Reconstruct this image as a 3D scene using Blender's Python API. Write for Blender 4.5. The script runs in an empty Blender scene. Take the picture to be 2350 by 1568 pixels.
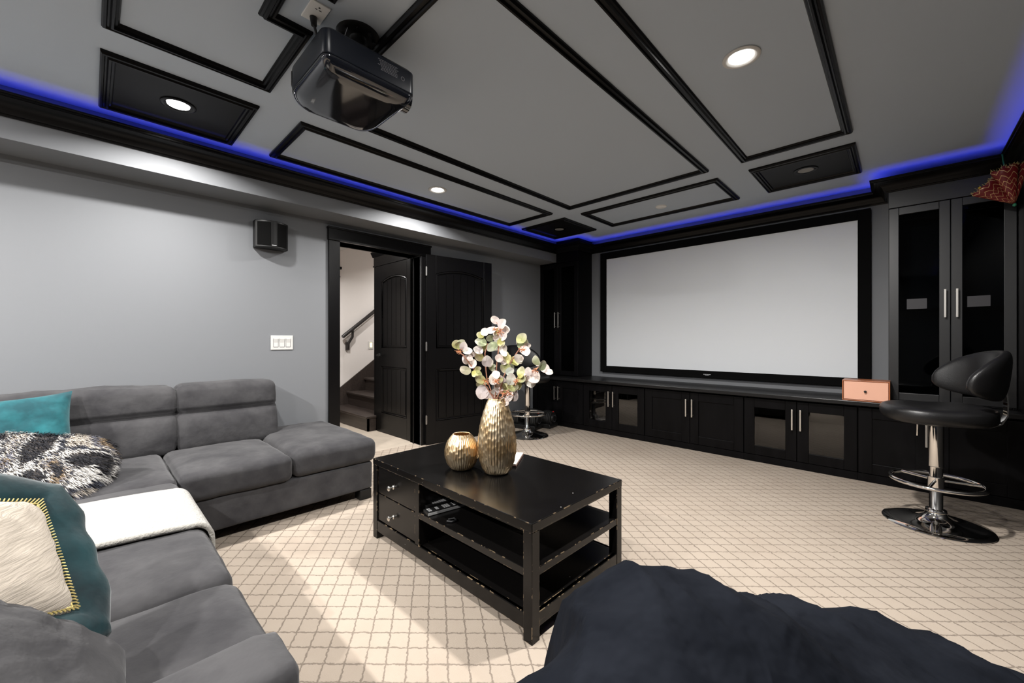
import bpy, bmesh, math, random
from math import sin, cos, pi, radians as R, sqrt, atan2, hypot
from mathutils import Vector, Matrix, noise as mnoise
random.seed(7)
S = bpy.context.scene
COL = S.collection

# ------------------------------------------------------------------ constants (metres)
F_PX, Y0, YAW, CAM_H = 929.2, 781.0, R(43.86), 1.12
H = 2.46                       # ceiling
XL, XR = -3.69, 0.60           # left / right wall
YF, YB = 4.748, -3.2          # screen wall / wall behind the sofa
XS, ZS = -3.40, 2.182          # soffit face, soffit underside
YC = 4.412                     # tall cabinet fronts

# ------------------------------------------------------------------ materials
def nodes(name):
    m = bpy.data.materials.new(name); m.use_nodes = True
    nt = m.node_tree; b = nt.nodes['Principled BSDF']
    return m, nt, b
def add(nt, typ, **kw):
    n = nt.nodes.new(typ)
    for k, v in kw.items():
        if hasattr(n, k) and k not in n.inputs: setattr(n, k, v)
        else: n.inputs[k].default_value = v
    return n
def rgb(c): return (c[0], c[1], c[2], 1.0)
def math_node(nt, op, a, b=None, c=None):
    n = nt.nodes.new('ShaderNodeMath'); n.operation = op
    for i, v in enumerate((a, b, c)):
        if v is None: continue
        if isinstance(v, (int, float)): n.inputs[i].default_value = v
        else: nt.links.new(v, n.inputs[i])
    return n.outputs[0]
def mix_col(nt, fac, a, b):
    n = nt.nodes.new('ShaderNodeMix'); n.data_type = 'RGBA'
    for s, v in ((0, fac), (6, a), (7, b)):
        if isinstance(v, (int, float)): n.inputs[s].default_value = v
        elif isinstance(v, tuple): n.inputs[s].default_value = rgb(v)
        else: nt.links.new(v, n.inputs[s])
    return n.outputs[2]
def mat(name, c, rough=.5, metal=0, spec=.5, var=0, vscale=4, bump=0, bscale=200, sheen=0, coat=0, c2=None, stretch=None, dist=.01):
    m, nt, b = nodes(name)
    b.inputs['Base Color'].default_value = rgb(c); b.inputs['Roughness'].default_value = rough
    b.inputs['Metallic'].default_value = metal; b.inputs['Specular IOR Level'].default_value = spec
    if sheen: b.inputs['Sheen Weight'].default_value = sheen; b.inputs['Sheen Roughness'].default_value = .45
    if coat: b.inputs['Coat Weight'].default_value = coat; b.inputs['Coat Roughness'].default_value = .08
    tc = nt.nodes.new('ShaderNodeTexCoord'); vec = tc.outputs['Object']
    if stretch:
        mp = nt.nodes.new('ShaderNodeMapping'); mp.inputs['Scale'].default_value = stretch
        nt.links.new(vec, mp.inputs['Vector']); vec = mp.outputs[0]
    if var or c2:
        n = add(nt, 'ShaderNodeTexNoise', Scale=vscale, Detail=4.0, Roughness=.6)
        nt.links.new(vec, n.inputs['Vector'])
        ramp = nt.nodes.new('ShaderNodeMapRange'); ramp.inputs['From Min'].default_value = .35; ramp.inputs['From Max'].default_value = .65
        nt.links.new(n.outputs['Fac'], ramp.inputs['Value'])
        hi = c2 or tuple(min(1, x * (1 + var)) for x in c); lo = c if c2 else tuple(x * (1 - var) for x in c)
        nt.links.new(mix_col(nt, ramp.outputs[0], lo, hi), b.inputs['Base Color'])
    if bump:
        n2 = add(nt, 'ShaderNodeTexNoise', Scale=bscale, Detail=3.0)
        nt.links.new(vec, n2.inputs['Vector'])
        bp = add(nt, 'ShaderNodeBump', Strength=bump, Distance=dist)
        nt.links.new(n2.outputs['Fac'], bp.inputs['Height']); nt.links.new(bp.outputs[0], b.inputs['Normal'])
    return m
def emit(name, c, s):
    m, nt, b = nodes(name)
    b.inputs['Base Color'].default_value = rgb(c); b.inputs['Emission Color'].default_value = rgb(c); b.inputs['Emission Strength'].default_value = s
    return m

M = {}
M['wall'] = mat('wall_grey_paint', (.190, .197, .208), .62, spec=.3, bump=.04, bscale=350)
M['ceil'] = mat('ceiling_grey_paint', (.50, .563, .635), .8, spec=.2, bump=.04, bscale=350)
M['white_wall'] = mat('hall_white_paint', (.70, .66, .63), .7, spec=.3)
M['hall_ceil'] = mat('hall_ceiling_paint', (.62, .60, .58), .8)
M['black'] = mat('black_satin_paint', (.003, .0028, .003), .32, spec=.2, bump=.03, bscale=60)
M['black_matte'] = mat('black_matte_paint', (.005, .005, .0053), .5, spec=.25)
M['velvet_black'] = mat('black_velvet_frame', (.003, .003, .003), .9, spec=.1)
M['cab'] = mat('black_cabinet_wood', (.0032, .003, .0034), .36, spec=.11, var=.25, vscale=6, stretch=(3, 3, .4))
M['cab_tall'] = mat('black_satin_cabinet', (.004, .0037, .0041), .40, spec=.75)
M['counter'] = mat('black_counter_wood', (.005, .0047, .005), .34, spec=.4)
M['cab_in'] = mat('cabinet_interior', (.004, .004, .004), .6, spec=.1)
M['door'] = mat('black_door_paint', (.003, .0028, .003), .29, spec=.24, bump=.03, bscale=90)
M['nickel'] = mat('brushed_nickel', (.72, .69, .64), .35, metal=1)
M['steel'] = mat('dull_steel', (.42, .41, .40), .4, metal=1)
M['chrome'] = mat('chrome', (.85, .83, .80), .06, metal=1)
M['stair'] = mat('dark_stained_stair_wood', (.035, .026, .022), .38, var=.3, vscale=8, stretch=(.5, 6, 6))
M['rail'] = mat('dark_handrail_wood', (.02, .017, .016), .35)
M['sofa'] = mat('grey_velvet_upholstery', (.035, .034, .0365), .85, spec=.1, c2=(.062, .0605, .0625), vscale=5.5, bump=.25, bscale=28, sheen=.12)
M['teal'] = mat('teal_velvet', (.004, .050, .062), .7, spec=.2, c2=(.012, .120, .138), vscale=7, bump=.3, bscale=22, sheen=.25)
M['teal_dark'] = mat('dark_teal_velvet', (.0012, .013, .017), .7, spec=.2, c2=(.0035, .036, .043), vscale=7, bump=.3, bscale=22, sheen=.22)
M['cream_cloth'] = mat('cream_cotton', (.46, .405, .34), .9, spec=.1, bump=.4, bscale=26, stretch=(1, 1, 9))
M['throw'] = mat('cream_fleece', (.36, .345, .315), .95, spec=.05, bump=.7, bscale=120, sheen=.4)
M['goldthread'] = mat('gold_thread', (.62, .50, .20), .4, metal=.6)
M['bean'] = mat('navy_black_suede', (.0038, .0047, .0072), .9, spec=.05, c2=(.0095, .011, .0152), vscale=3.2, bump=.85, bscale=8, sheen=.0, dist=.035)
M['leather'] = mat('black_leather', (.0075, .0072, .0075), .36, spec=.5, bump=.12, bscale=260)
M['gloss_black'] = mat('glossy_black_plastic', (.006, .007, .010), .07, spec=.6, coat=.6)
M['proj_side'] = mat('navy_black_plastic', (.0035, .005, .009), .34, spec=.3)
M['plastic_black'] = mat('black_plastic', (.008, .008, .008), .42, spec=.3)
M['grille'] = mat('speaker_grille_cloth', (.0035, .0035, .0035), .85, spec=.1, bump=.4, bscale=900)
M['iron'] = mat('black_mount_metal', (.012, .011, .011), .45, metal=.3)
M['white_plastic'] = mat('white_plastic', (.62, .61, .585), .4)
M['bright_white'] = mat('bright_white_plastic', (.90, .89, .86), .35)
M['dark_slot'] = mat('dark_slot', (.02, .02, .02), .6)
M['screen'] = mat('projection_screen_fabric', (.77, .795, .82), .9, spec=.1)
M['copper'] = mat('copper_box_shell', (.40, .13, .05), .35, spec=.5)
M['pink'] = mat('salmon_pink_panel', (.86, .47, .33), .5)
M['stem'] = mat('brown_pink_stem', (.42, .20, .13), .6)
M['blossom'] = mat('orange_blossom_threads', (.62, .26, .12), .6)
M['page'] = mat('cream_paper', (.82, .76, .66), .7)
M['bookcover'] = mat('brown_cover', (.16, .09, .07), .5)
M['rubber'] = mat('black_rubber', (.012, .012, .012), .5, bump=.1, bscale=200)
M['red_plastic'] = mat('red_plastic', (.45, .02, .02), .4)
M['mark'] = mat('pale_print', (.55, .55, .57), .5)
M['mark_dim'] = mat('dim_print', (.12, .12, .13), .5)
M['button'] = mat('grey_buttons', (.30, .30, .30), .5)
M['silver_edge'] = mat('silver_plastic', (.45, .45, .45), .35)
M['green_string'] = mat('green_cord', (.02, .16, .08), .6)
M['yellow'] = mat('yellow_bead', (.75, .48, .03), .5)
M['cord'] = mat('black_cord', (.01, .01, .011), .4)
M['grey_shelf'] = mat('grey_laminate', (.035, .033, .037), .5)
M['blue_led'] = emit('blue_led', (.045, .07, 1.0), 11)
M['lamp'] = emit('lamp_lens', (1, .97, .93), 25)
M['lamp_off'] = mat('unlit_lens', (.30, .29, .27), .4)
M['nightlight'] = emit('night_light_glow', (1, .86, .45), 1.6)

def carpet():
    m, nt, b = nodes('beige_lattice_carpet')
    geo = nt.nodes.new('ShaderNodeNewGeometry')
    nz = add(nt, 'ShaderNodeTexNoise', Scale=55.0, Detail=4.0); nt.links.new(geo.outputs['Position'], nz.inputs['Vector'])
    sub = nt.nodes.new('ShaderNodeVectorMath'); sub.operation = 'SUBTRACT'; sub.inputs[1].default_value = (.5, .5, .5)
    nt.links.new(nz.outputs['Color'], sub.inputs[0])
    scl = nt.nodes.new('ShaderNodeVectorMath'); scl.operation = 'SCALE'; scl.inputs['Scale'].default_value = .016
    nt.links.new(sub.outputs[0], scl.inputs[0])
    ad = nt.nodes.new('ShaderNodeVectorMath'); ad.operation = 'ADD'
    nt.links.new(geo.outputs['Position'], ad.inputs[0]); nt.links.new(scl.outputs[0], ad.inputs[1])
    masks = []
    a1 = R(43.5)
    for (nx, ny, sp, ph) in ((-sin(a1), cos(a1), .0753, 1.4715), (.5804, .8144, .0707, -.3112)):
        d = nt.nodes.new('ShaderNodeVectorMath'); d.operation = 'DOT_PRODUCT'; d.inputs[1].default_value = (nx, ny, 0)
        nt.links.new(ad.outputs[0], d.inputs[0])
        t = math_node(nt, 'DIVIDE', math_node(nt, 'SUBTRACT', d.outputs['Value'], ph), sp)
        fr = math_node(nt, 'ABSOLUTE', math_node(nt, 'SUBTRACT', math_node(nt, 'FRACT', math_node(nt, 'ADD', t, .5)), .5))
        masks.append(fr)
    dmin = math_node(nt, 'MINIMUM', *masks)
    brk = add(nt, 'ShaderNodeTexNoise', Scale=150.0, Detail=2.0); nt.links.new(geo.outputs['Position'], brk.inputs['Vector'])
    wid = math_node(nt, 'MULTIPLY', brk.outputs['Fac'], .075)
    mr = nt.nodes.new('ShaderNodeMapRange'); mr.interpolation_type = 'SMOOTHSTEP'
    nt.links.new(dmin, mr.inputs['Value']); nt.links.new(math_node(nt, 'ADD', wid, .025), mr.inputs['From Max'])
    nt.links.new(math_node(nt, 'MULTIPLY', wid, .4), mr.inputs['From Min'])
    big = add(nt, 'ShaderNodeTexNoise', Scale=2.2, Detail=5.0, Roughness=.65); nt.links.new(geo.outputs['Position'], big.inputs['Vector'])
    stain = nt.nodes.new('ShaderNodeMapRange'); stain.inputs['From Min'].default_value = .45; stain.inputs['From Max'].default_value = .75
    nt.links.new(big.outputs['Fac'], stain.inputs['Value'])
    fib = add(nt, 'ShaderNodeTexNoise', Scale=420.0, Detail=2.0); nt.links.new(geo.outputs['Position'], fib.inputs['Vector'])
    base = mix_col(nt, stain.outputs[0], (.395, .335, .275), (.35, .29, .235))
    base = mix_col(nt, math_node(nt, 'MULTIPLY', fib.outputs['Fac'], .35), base, (.36, .295, .235))
    col = mix_col(nt, mr.outputs[0], (.205, .168, .136), base)
    nt.links.new(col, b.inputs['Base Color']); b.inputs['Roughness'].default_value = .95; b.inputs['Specular IOR Level'].default_value = .1
    hgt = math_node(nt, 'ADD', math_node(nt, 'MULTIPLY', mr.outputs[0], .6), math_node(nt, 'MULTIPLY', fib.outputs['Fac'], .5))
    bp = add(nt, 'ShaderNodeBump', Strength=.5, Distance=.004); nt.links.new(hgt, bp.inputs['Height']); nt.links.new(bp.outputs[0], b.inputs['Normal'])
    return m
M['carpet'] = carpet()
M['hall_floor'] = mat('hall_beige_floor', (.43, .365, .295), .7, var=.08, vscale=6)

def table_mat():
    m, nt, b = nodes('worn_black_lacquer')
    tc = nt.nodes.new('ShaderNodeTexCoord')
    bev = add(nt, 'ShaderNodeBevel', samples=6, Radius=.006)
    geo = nt.nodes.new('ShaderNodeNewGeometry')
    dt = nt.nodes.new('ShaderNodeVectorMath'); dt.operation = 'DOT_PRODUCT'
    nt.links.new(bev.outputs[0], dt.inputs[0]); nt.links.new(geo.outputs['True Normal'], dt.inputs[1])
    edge = math_node(nt, 'LESS_THAN', dt.outputs['Value'], .93)
    nz = add(nt, 'ShaderNodeTexNoise', Scale=34.0, Detail=4.0); nt.links.new(tc.outputs['Object'], nz.inputs['Vector'])
    chip = math_node(nt, 'MULTIPLY', edge, math_node(nt, 'GREATER_THAN', nz.outputs['Fac'], .565))
    sp = add(nt, 'ShaderNodeTexVoronoi', Scale=16.0); nt.links.new(tc.outputs['Object'], sp.inputs['Vector'])
    speck = math_node(nt, 'MULTIPLY', math_node(nt, 'LESS_THAN', sp.outputs['Distance'], .045), math_node(nt, 'GREATER_THAN', nz.outputs['Fac'], .56))
    col = mix_col(nt, chip, (.004, .0036, .0034), (.50, .36, .22))
    col = mix_col(nt, speck, col, (.36, .35, .34))
    nt.links.new(col, b.inputs['Base Color']); b.inputs['Specular IOR Level'].default_value = .26
    n2 = add(nt, 'ShaderNodeTexNoise', Scale=9.0, Detail=5.0); nt.links.new(tc.outputs['Object'], n2.inputs['Vector'])
    mr = nt.nodes.new('ShaderNodeMapRange'); mr.inputs['To Min'].default_value = .17; mr.inputs['To Max'].default_value = .26
    nt.links.new(n2.outputs['Fac'], mr.inputs['Value']); nt.links.new(mr.outputs[0], b.inputs['Roughness'])
    bp = add(nt, 'ShaderNodeBump', Strength=.02, Distance=.003); nt.links.new(n2.outputs['Fac'], bp.inputs['Height']); nt.links.new(bp.outputs[0], b.inputs['Normal'])
    return m
M['table'] = table_mat()

def gold():
    m, nt, b = nodes('hammered_gold')
    b.inputs['Base Color'].default_value = rgb((.78, .56, .31)); b.inputs['Metallic'].default_value = 1; b.inputs['Roughness'].default_value = .34
    tc = nt.nodes.new('ShaderNodeTexCoord')
    n = add(nt, 'ShaderNodeTexNoise', Scale=11.0, Detail=4.0); nt.links.new(tc.outputs['Object'], n.inputs['Vector'])
    mr = nt.nodes.new('ShaderNodeMapRange'); mr.inputs['From Min'].default_value = .4; mr.inputs['From Max'].default_value = .65
    nt.links.new(n.outputs['Fac'], mr.inputs['Value'])
    nt.links.new(mix_col(nt, mr.outputs[0], (.74, .52, .28), (.95, .79, .56)), b.inputs['Base Color'])
    return m
M['gold'] = gold()

def attr_mat(name, rough=.8, sheen=0, trans=0):
    m, nt, b = nodes(name)
    a = nt.nodes.new('ShaderNodeAttribute'); a.attribute_name = 'Col'
    nt.links.new(a.outputs['Color'], b.inputs['Base Color']); b.inputs['Roughness'].default_value = rough; b.inputs['Specular IOR Level'].default_value = .25
    if sheen: b.inputs['Sheen Weight'].default_value = sheen
    return m
M['leaf'] = attr_mat('dyed_eucalyptus_leaves', .6)
M['fur'] = attr_mat('faux_fur', .7)

def glass(name, tint, ior=1.75):
    m = bpy.data.materials.new(name); m.use_nodes = True; nt = m.node_tree
    nt.nodes.remove(nt.nodes['Principled BSDF']); out = nt.nodes['Material Output']
    tr = nt.nodes.new('ShaderNodeBsdfTransparent'); tr.inputs[0].default_value = rgb(tint)
    gl = nt.nodes.new('ShaderNodeBsdfGlossy'); gl.inputs['Roughness'].default_value = .02
    fr = add(nt, 'ShaderNodeFresnel', IOR=ior)
    mx = nt.nodes.new('ShaderNodeMixShader')
    nt.links.new(fr.outputs[0], mx.inputs[0]); nt.links.new(tr.outputs[0], mx.inputs[1]); nt.links.new(gl.outputs[0], mx.inputs[2]); nt.links.new(mx.outputs[0], out.inputs[0])
    return m
M['glass'] = glass('tinted_cabinet_glass', (.30, .30, .30))
M['dark_glass'] = glass('dark_smoked_glass', (.30, .32, .34), 1.20)

def zigzag():
    m, nt, b = nodes('red_cloth_gold_zigzag')
    uv = nt.nodes.new('ShaderNodeUVMap'); sx = nt.nodes.new('ShaderNodeSeparateXYZ'); nt.links.new(uv.outputs[0], sx.inputs[0])
    tri = math_node(nt, 'ABSOLUTE', math_node(nt, 'SUBTRACT', math_node(nt, 'FRACT', math_node(nt, 'MULTIPLY', sx.outputs[0], 6)), .5))
    l1 = math_node(nt, 'LESS_THAN', math_node(nt, 'FRACT', math_node(nt, 'ADD', math_node(nt, 'MULTIPLY', sx.outputs[1], 6), math_node(nt, 'MULTIPLY', tri, 1.6))), .13)
    l2 = math_node(nt, 'LESS_THAN', math_node(nt, 'FRACT', math_node(nt, 'SUBTRACT', math_node(nt, 'MULTIPLY', sx.outputs[1], 2), math_node(nt, 'MULTIPLY', tri, .8))), .025)
    mask = math_node(nt, 'MAXIMUM', l1, l2)
    nt.links.new(mix_col(nt, mask, (.13, .004, .005), (.62, .42, .20)), b.inputs['Base Color'])
    nt.links.new(math_node(nt, 'MULTIPLY', mask, .5), b.inputs['Metallic']); b.inputs['Roughness'].default_value = .5
    return m
M['zigzag'] = zigzag()

# ------------------------------------------------------------------ mesh builder
class MB:
    def __init__(s): s.v = []; s.f = []
    def _add(s, vs, fs):
        o = len(s.v); s.v += [tuple(v) for v in vs]; s.f += [tuple(i + o for i in f) for f in fs]; return s
    def box(s, x0, x1, y0, y1, z0, z1):
        x0, x1 = min(x0, x1), max(x0, x1); y0, y1 = min(y0, y1), max(y0, y1); z0, z1 = min(z0, z1), max(z0, z1)
        return s._add([(x0,y0,z0),(x1,y0,z0),(x1,y1,z0),(x0,y1,z0),(x0,y0,z1),(x1,y0,z1),(x1,y1,z1),(x0,y1,z1)],
                      [(3,2,1,0),(4,5,6,7),(0,1,5,4),(1,2,6,5),(2,3,7,6),(3,0,4,7)])
    def prism(s, poly, a, b, axis='z'):
        """poly of (p,q) extruded from a to b along axis; axis z: (x,y); y: (x,z); x: (y,z)"""
        n = len(poly)
        def pt(p, q, t): return {'z': (p, q, t), 'y': (p, t, q), 'x': (t, p, q)}[axis]
        vs = [pt(p, q, a) for p, q in poly] + [pt(p, q, b) for p, q in poly]
        fs = [tuple(range(n - 1, -1, -1)), tuple(range(n, 2 * n))] + [(i, (i + 1) % n, n + (i + 1) % n, n + i) for i in range(n)]
        return s._add(vs, fs)
    def ring_tube(s, pts, radii, seg=12, closed=False, caps=True):
        pts = [Vector(p) for p in pts]; n = len(pts)
        if isinstance(radii, (int, float)): radii = [radii] * n
        vs = []; up = None
        for i, p in enumerate(pts):
            if closed: t = pts[(i + 1) % n] - pts[i - 1]
            else: t = pts[min(i + 1, n - 1)] - pts[max(i - 1, 0)]
            t.normalize()
            if up is None:
                up = Vector((0, 0, 1)) if abs(t.z) < .9 else Vector((1, 0, 0))
            a = t.cross(up)
            if a.length < 1e-6: a = t.orthogonal()
            a.normalize(); b = a.cross(t); b.normalize(); up = b
            for k in range(seg):
                w = 2 * pi * k / seg
                vs.append(p + (a * cos(w) + b * sin(w)) * radii[i])
        fs = []
        m = n if closed else n - 1
        for i in range(m):
            j = (i + 1) % n
            for k in range(seg):
                l = (k + 1) % seg
                fs.append((i * seg + k, i * seg + l, j * seg + l, j * seg + k))
        if caps and not closed:
            fs.append(tuple(range(seg - 1, -1, -1))); fs.append(tuple((n - 1) * seg + k for k in range(seg)))
        return s._add(vs, fs)
    def cyl(s, p0, p1, r0, r1=None, seg=24):
        return s.ring_tube([p0, p1], [r0, r0 if r1 is None else r1], seg)
    def lathe(s, prof, c=(0, 0, 0), seg=48, fn=None):
        n = len(prof); vs = []
        for i, (r, z) in enumerate(prof):
            for k in range(seg):
                w = 2 * pi * k / seg; rr = r * (fn(w, i, z) if fn else 1)
                vs.append((c[0] + rr * cos(w), c[1] + rr * sin(w), c[2] + z))
        fs = [(i * seg + k, i * seg + (k + 1) % seg, (i + 1) * seg + (k + 1) % seg, (i + 1) * seg + k) for i in range(n - 1) for k in range(seg)]
        if prof[0][0] > 1e-6: fs.append(tuple(range(seg - 1, -1, -1)))
        if prof[-1][0] > 1e-6: fs.append(tuple((n - 1) * seg + k for k in range(seg)))
        return s._add(vs, fs)
    def sweep(s, path, prof, closed=False):
        """path: 2D points; prof: (offset to the left of travel, z). Mitred corners."""
        n = len(path); P = [Vector(p) for p in path]; vs = []
        def nrm(a, b):
            d = (b - a).normalized(); return Vector((-d.y, d.x))
        for i in range(n):
            if closed: n0 = nrm(P[i - 1], P[i]); n1 = nrm(P[i], P[(i + 1) % n])
            else:
                n0 = nrm(P[max(i - 1, 0)], P[max(i, 1)]); n1 = nrm(P[min(i, n - 2)], P[min(i + 1, n - 1)])
            m = n0 + n1; m = m / max(.2, m.dot(n0))
            for o, z in prof: vs.append((P[i].x + m.x * o, P[i].y + m.y * o, z))
        k = len(prof); fs = []
        for i in range(n if closed else n - 1):
            j = (i + 1) % n
            for a in range(k):
                b = (a + 1) % k
                fs.append((i * k + a, j * k + a, j * k + b, i * k + b))
        if not closed: fs += [tuple(range(k)), tuple((n - 1) * k + a for a in range(k - 1, -1, -1))]
        return s._add(vs, fs)
    def grid(s, fn, nu, nv, wrapu=False):
        vs = [fn(i / (nu if wrapu else nu - 1), j / (nv - 1)) for i in range(nu) for j in range(nv)]
        fs = [(i * nv + j, ((i + 1) % nu) * nv + j, ((i + 1) % nu) * nv + j + 1, i * nv + j + 1) for i in range(nu if wrapu else nu - 1) for j in range(nv - 1)]
        return s._add(vs, fs)
    def xf(s, mtx):
        s.v = [tuple(mtx @ Vector(v)) for v in s.v]; return s
    def join(s, o): return s._add(o.v, o.f)
    def build(s, name, m, parent=None, smooth=None, bevel=0, seg=2, local=False, label=None, solid=0, subsurf=0, fix=True):
        me = bpy.data.meshes.new(name)
        off = Vector((0, 0, 0))
        if parent is not None and not local:
            p = parent
            while p is not None: off += p.location; p = p.parent
        me.from_pydata([tuple(Vector(v) - off) for v in s.v], [], s.f)
        if fix:
            bm = bmesh.new(); bm.from_mesh(me); bmesh.ops.recalc_face_normals(bm, faces=bm.faces); bm.to_mesh(me); bm.free()
        me.materials.append(m)
        if smooth is not None:
            me.polygons.foreach_set('use_smooth', [True] * len(me.polygons))
            if smooth < 179: me.set_sharp_from_angle(angle=R(smooth))
        o = bpy.data.objects.new(name, me); COL.objects.link(o)
        if parent is not None: o.parent = parent
        if bevel:
            b = o.modifiers.new('bevel', 'BEVEL'); b.width = bevel; b.segments = seg; b.limit_method = 'ANGLE'; b.angle_limit = R(40)
        if solid:
            b = o.modifiers.new('solid', 'SOLIDIFY'); b.thickness = solid; b.offset = 0
        if subsurf:
            b = o.modifiers.new('sub', 'SUBSURF'); b.levels = subsurf; b.render_levels = subsurf
        if label: o['label'] = label
        return o
def tag(o, label, cat, group=None):
    o['label'] = label; o['category'] = cat
    if group: o['group'] = group
    return o
def thing(name, label, cat, loc=(0, 0, 0), rz=0, group=None):
    o = bpy.data.objects.new(name, None); COL.objects.link(o); o.location = loc; o.rotation_euler = (0, 0, rz); o.empty_display_size = .05
    return tag(o, label, cat, group)
def struct(o, label=None, cat=None):
    o['kind'] = 'structure'
    if label: o['label'] = label
    if cat: o['category'] = cat
    return o
def sroot(name, loc=(0, 0, 0), rz=0, label=None, cat=None):
    o = bpy.data.objects.new(name, None); COL.objects.link(o); o.location = loc; o.rotation_euler = (0, 0, rz)
    return struct(o, label, cat)
def copy_tree(o, parent=None):
    c = o.copy(); COL.objects.link(c); c.parent = parent
    for ch in list(o.children): copy_tree(ch, c)
    return c
def smooth01(t): t = max(0, min(1, t)); return t * t * (3 - 2 * t)
def N(p, s=1.0): return mnoise.noise(Vector(p) * s)

def cushion(x0, x1, y0, y1, z0, z1, r=.05, puff=.02, n=14, wr=.004, ws=9, side=0):
    """soft upholstered block: rounded box with a crowned top and gentle wrinkles"""
    hx, hy, hz = (x1 - x0) / 2, (y1 - y0) / 2, (z1 - z0) / 2; c = Vector(((x0 + x1) / 2, (y0 + y1) / 2, (z0 + z1) / 2))
    r = min(r, hx, hy, hz * .98)
    bm = bmesh.new(); bmesh.ops.create_cube(bm, size=2)
    bmesh.ops.subdivide_edges(bm, edges=bm.edges[:], cuts=n, use_grid_fill=True)
    seed = Vector((x0 * 3.1, y0 * 2.3, z0))
    for v in bm.verts:
        u = v.co.copy()
        w = Vector([math.copysign(abs(t) ** .75, t) for t in u])   # more points near the edges
        p = Vector((w.x * hx, w.y * hy, w.z * hz))
        q = Vector((max(-hx + r, min(hx - r, p.x)), max(-hy + r, min(hy - r, p.y)), max(-hz + r, min(hz - r, p.z))))
        d = p - q
        if d.length > 1e-9:
            m = max(abs(d.x), abs(d.y), abs(d.z)); d = d.normalized() * m
        p = q + d
        fx, fy = 1 - (p.x / hx) ** 2, 1 - (p.y / hy) ** 2; fz = 1 - (p.z / hz) ** 2
        if u.z > 0: p.z += puff * fx * fy * (p.z / hz)
        p.x += side * math.copysign(1, p.x) * fy * fz * abs(p.x / hx) ** 4
        p.y += side * math.copysign(1, p.y) * fx * fz * abs(p.y / hy) ** 4
        k = N(p + seed, ws) * wr + N(p + seed, ws * 2.7) * wr * .4
        nn = d.normalized() if d.length > 1e-6 else Vector((0, 0, math.copysign(1, u.z)))
        v.co = c + p + nn * k
    mb = MB(); bm.verts.ensure_lookup_table()
    mb.v = [tuple(v.co) for v in bm.verts]; mb.f = [tuple(w.index for w in f.verts) for f in bm.faces]; bm.free()
    return mb
def pillow(w, h, t, n=26, pinch=.12, wr=.004, ws=10, seed=0, rnd=0):
    """square scatter cushion, centred, lying in local XY"""
    def side(sg):
        def fn(a, b):
            x, y = 2 * a - 1, 2 * b - 1
            px = x * (1 - pinch * (1 - y * y) * abs(x) ** 3) ; py = y * (1 - pinch * (1 - x * x) * abs(y) ** 3)
            q = 1 - rnd * (x * y) ** 2; px *= q; py *= q
            e = max(0, (1 - x ** 4) * (1 - y ** 4)) ** .55
            z = sg * (t / 2 * e + .005)
            k = wr * (N((x * 2 + seed, y * 2, sg), ws / 4) + .5 * N((x * 5, y * 5 + seed, sg), ws / 5)) * (e > .001)
            return (px * w / 2, py * h / 2, z + k)
        return fn
    mb = MB(); mb.grid(side(1), n, n); mb.grid(side(-1), n, n)
    return mb
def weld(o, d=.0008):
    bm = bmesh.new(); bm.from_mesh(o.data); bmesh.ops.remove_doubles(bm, verts=bm.verts, dist=d); bmesh.ops.recalc_face_normals(bm, faces=bm.faces); bm.to_mesh(o.data); bm.free()
    return o
def frame_mtx(origin, xdir, zdir):
    z = Vector(zdir).normalized(); x = Vector(xdir); x = (x - z * x.dot(z)).normalized(); y = z.cross(x)
    m = Matrix((x, y, z)).transposed().to_4x4(); m.translation = Vector(origin); return m
def color_faces(o, cols):
    """cols: one rgb per polygon"""
    a = o.data.color_attributes.new('Col', 'FLOAT_COLOR', 'CORNER'); buf = []
    for p, c in zip(o.data.polygons, cols): buf += [c[0], c[1], c[2], 1.0] * p.loop_total
    a.data.foreach_set('color', buf)

# ------------------------------------------------------------------ room shell
XH = -3.867                                   # hall side of the left wall
DY0, DY1, DZ = 1.568, 2.43, 2.017             # door opening
struct(MB().box(XH + .06, XR + .15, YB - .15, YF + .15, -.1, 0).build('floor', M['carpet']), 'beige carpet with a thin brown lattice pattern', 'floor')
struct(MB().box(-6.0, XH + .06, .75, 5.2, -.1, 0).build('floor', M['hall_floor']), 'plain beige hall floor beyond the doorway', 'floor')
struct(MB().box(XH, XR + .15, YB - .15, YF + .15, H, H + .12).build('ceiling', M['ceil']), 'dark grey painted ceiling', 'ceiling')
w = MB().box(XH, XL, YB - .15, DY0, 0, H).box(XH, XL, DY1, YF + .15, 0, H).box(XH, XL, DY0, DY1, DZ, H)
struct(w.build('wall_left', M['wall']), 'grey painted wall with the doorway', 'wall')
struct(MB().box(XL, XR + .15, YF, YF + .15, 0, H).build('wall_front', M['wall']), 'grey wall behind the projection screen', 'wall')
struct(MB().box(XR, XR + .15, YB - .15, YF, 0, H).build('wall_right', M['black_matte']), 'black right wall', 'wall')
struct(MB().box(XL, XR, YB - .15, YB, 0, H).build('wall_back', M['wall']), 'grey wall behind the sofa', 'wall')
struct(MB().box(XL, XS, YB, 4.60, ZS, H - .001).build('trim_soffit', M['wall']), 'grey boxed soffit running above the left wall', 'soffit')
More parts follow.
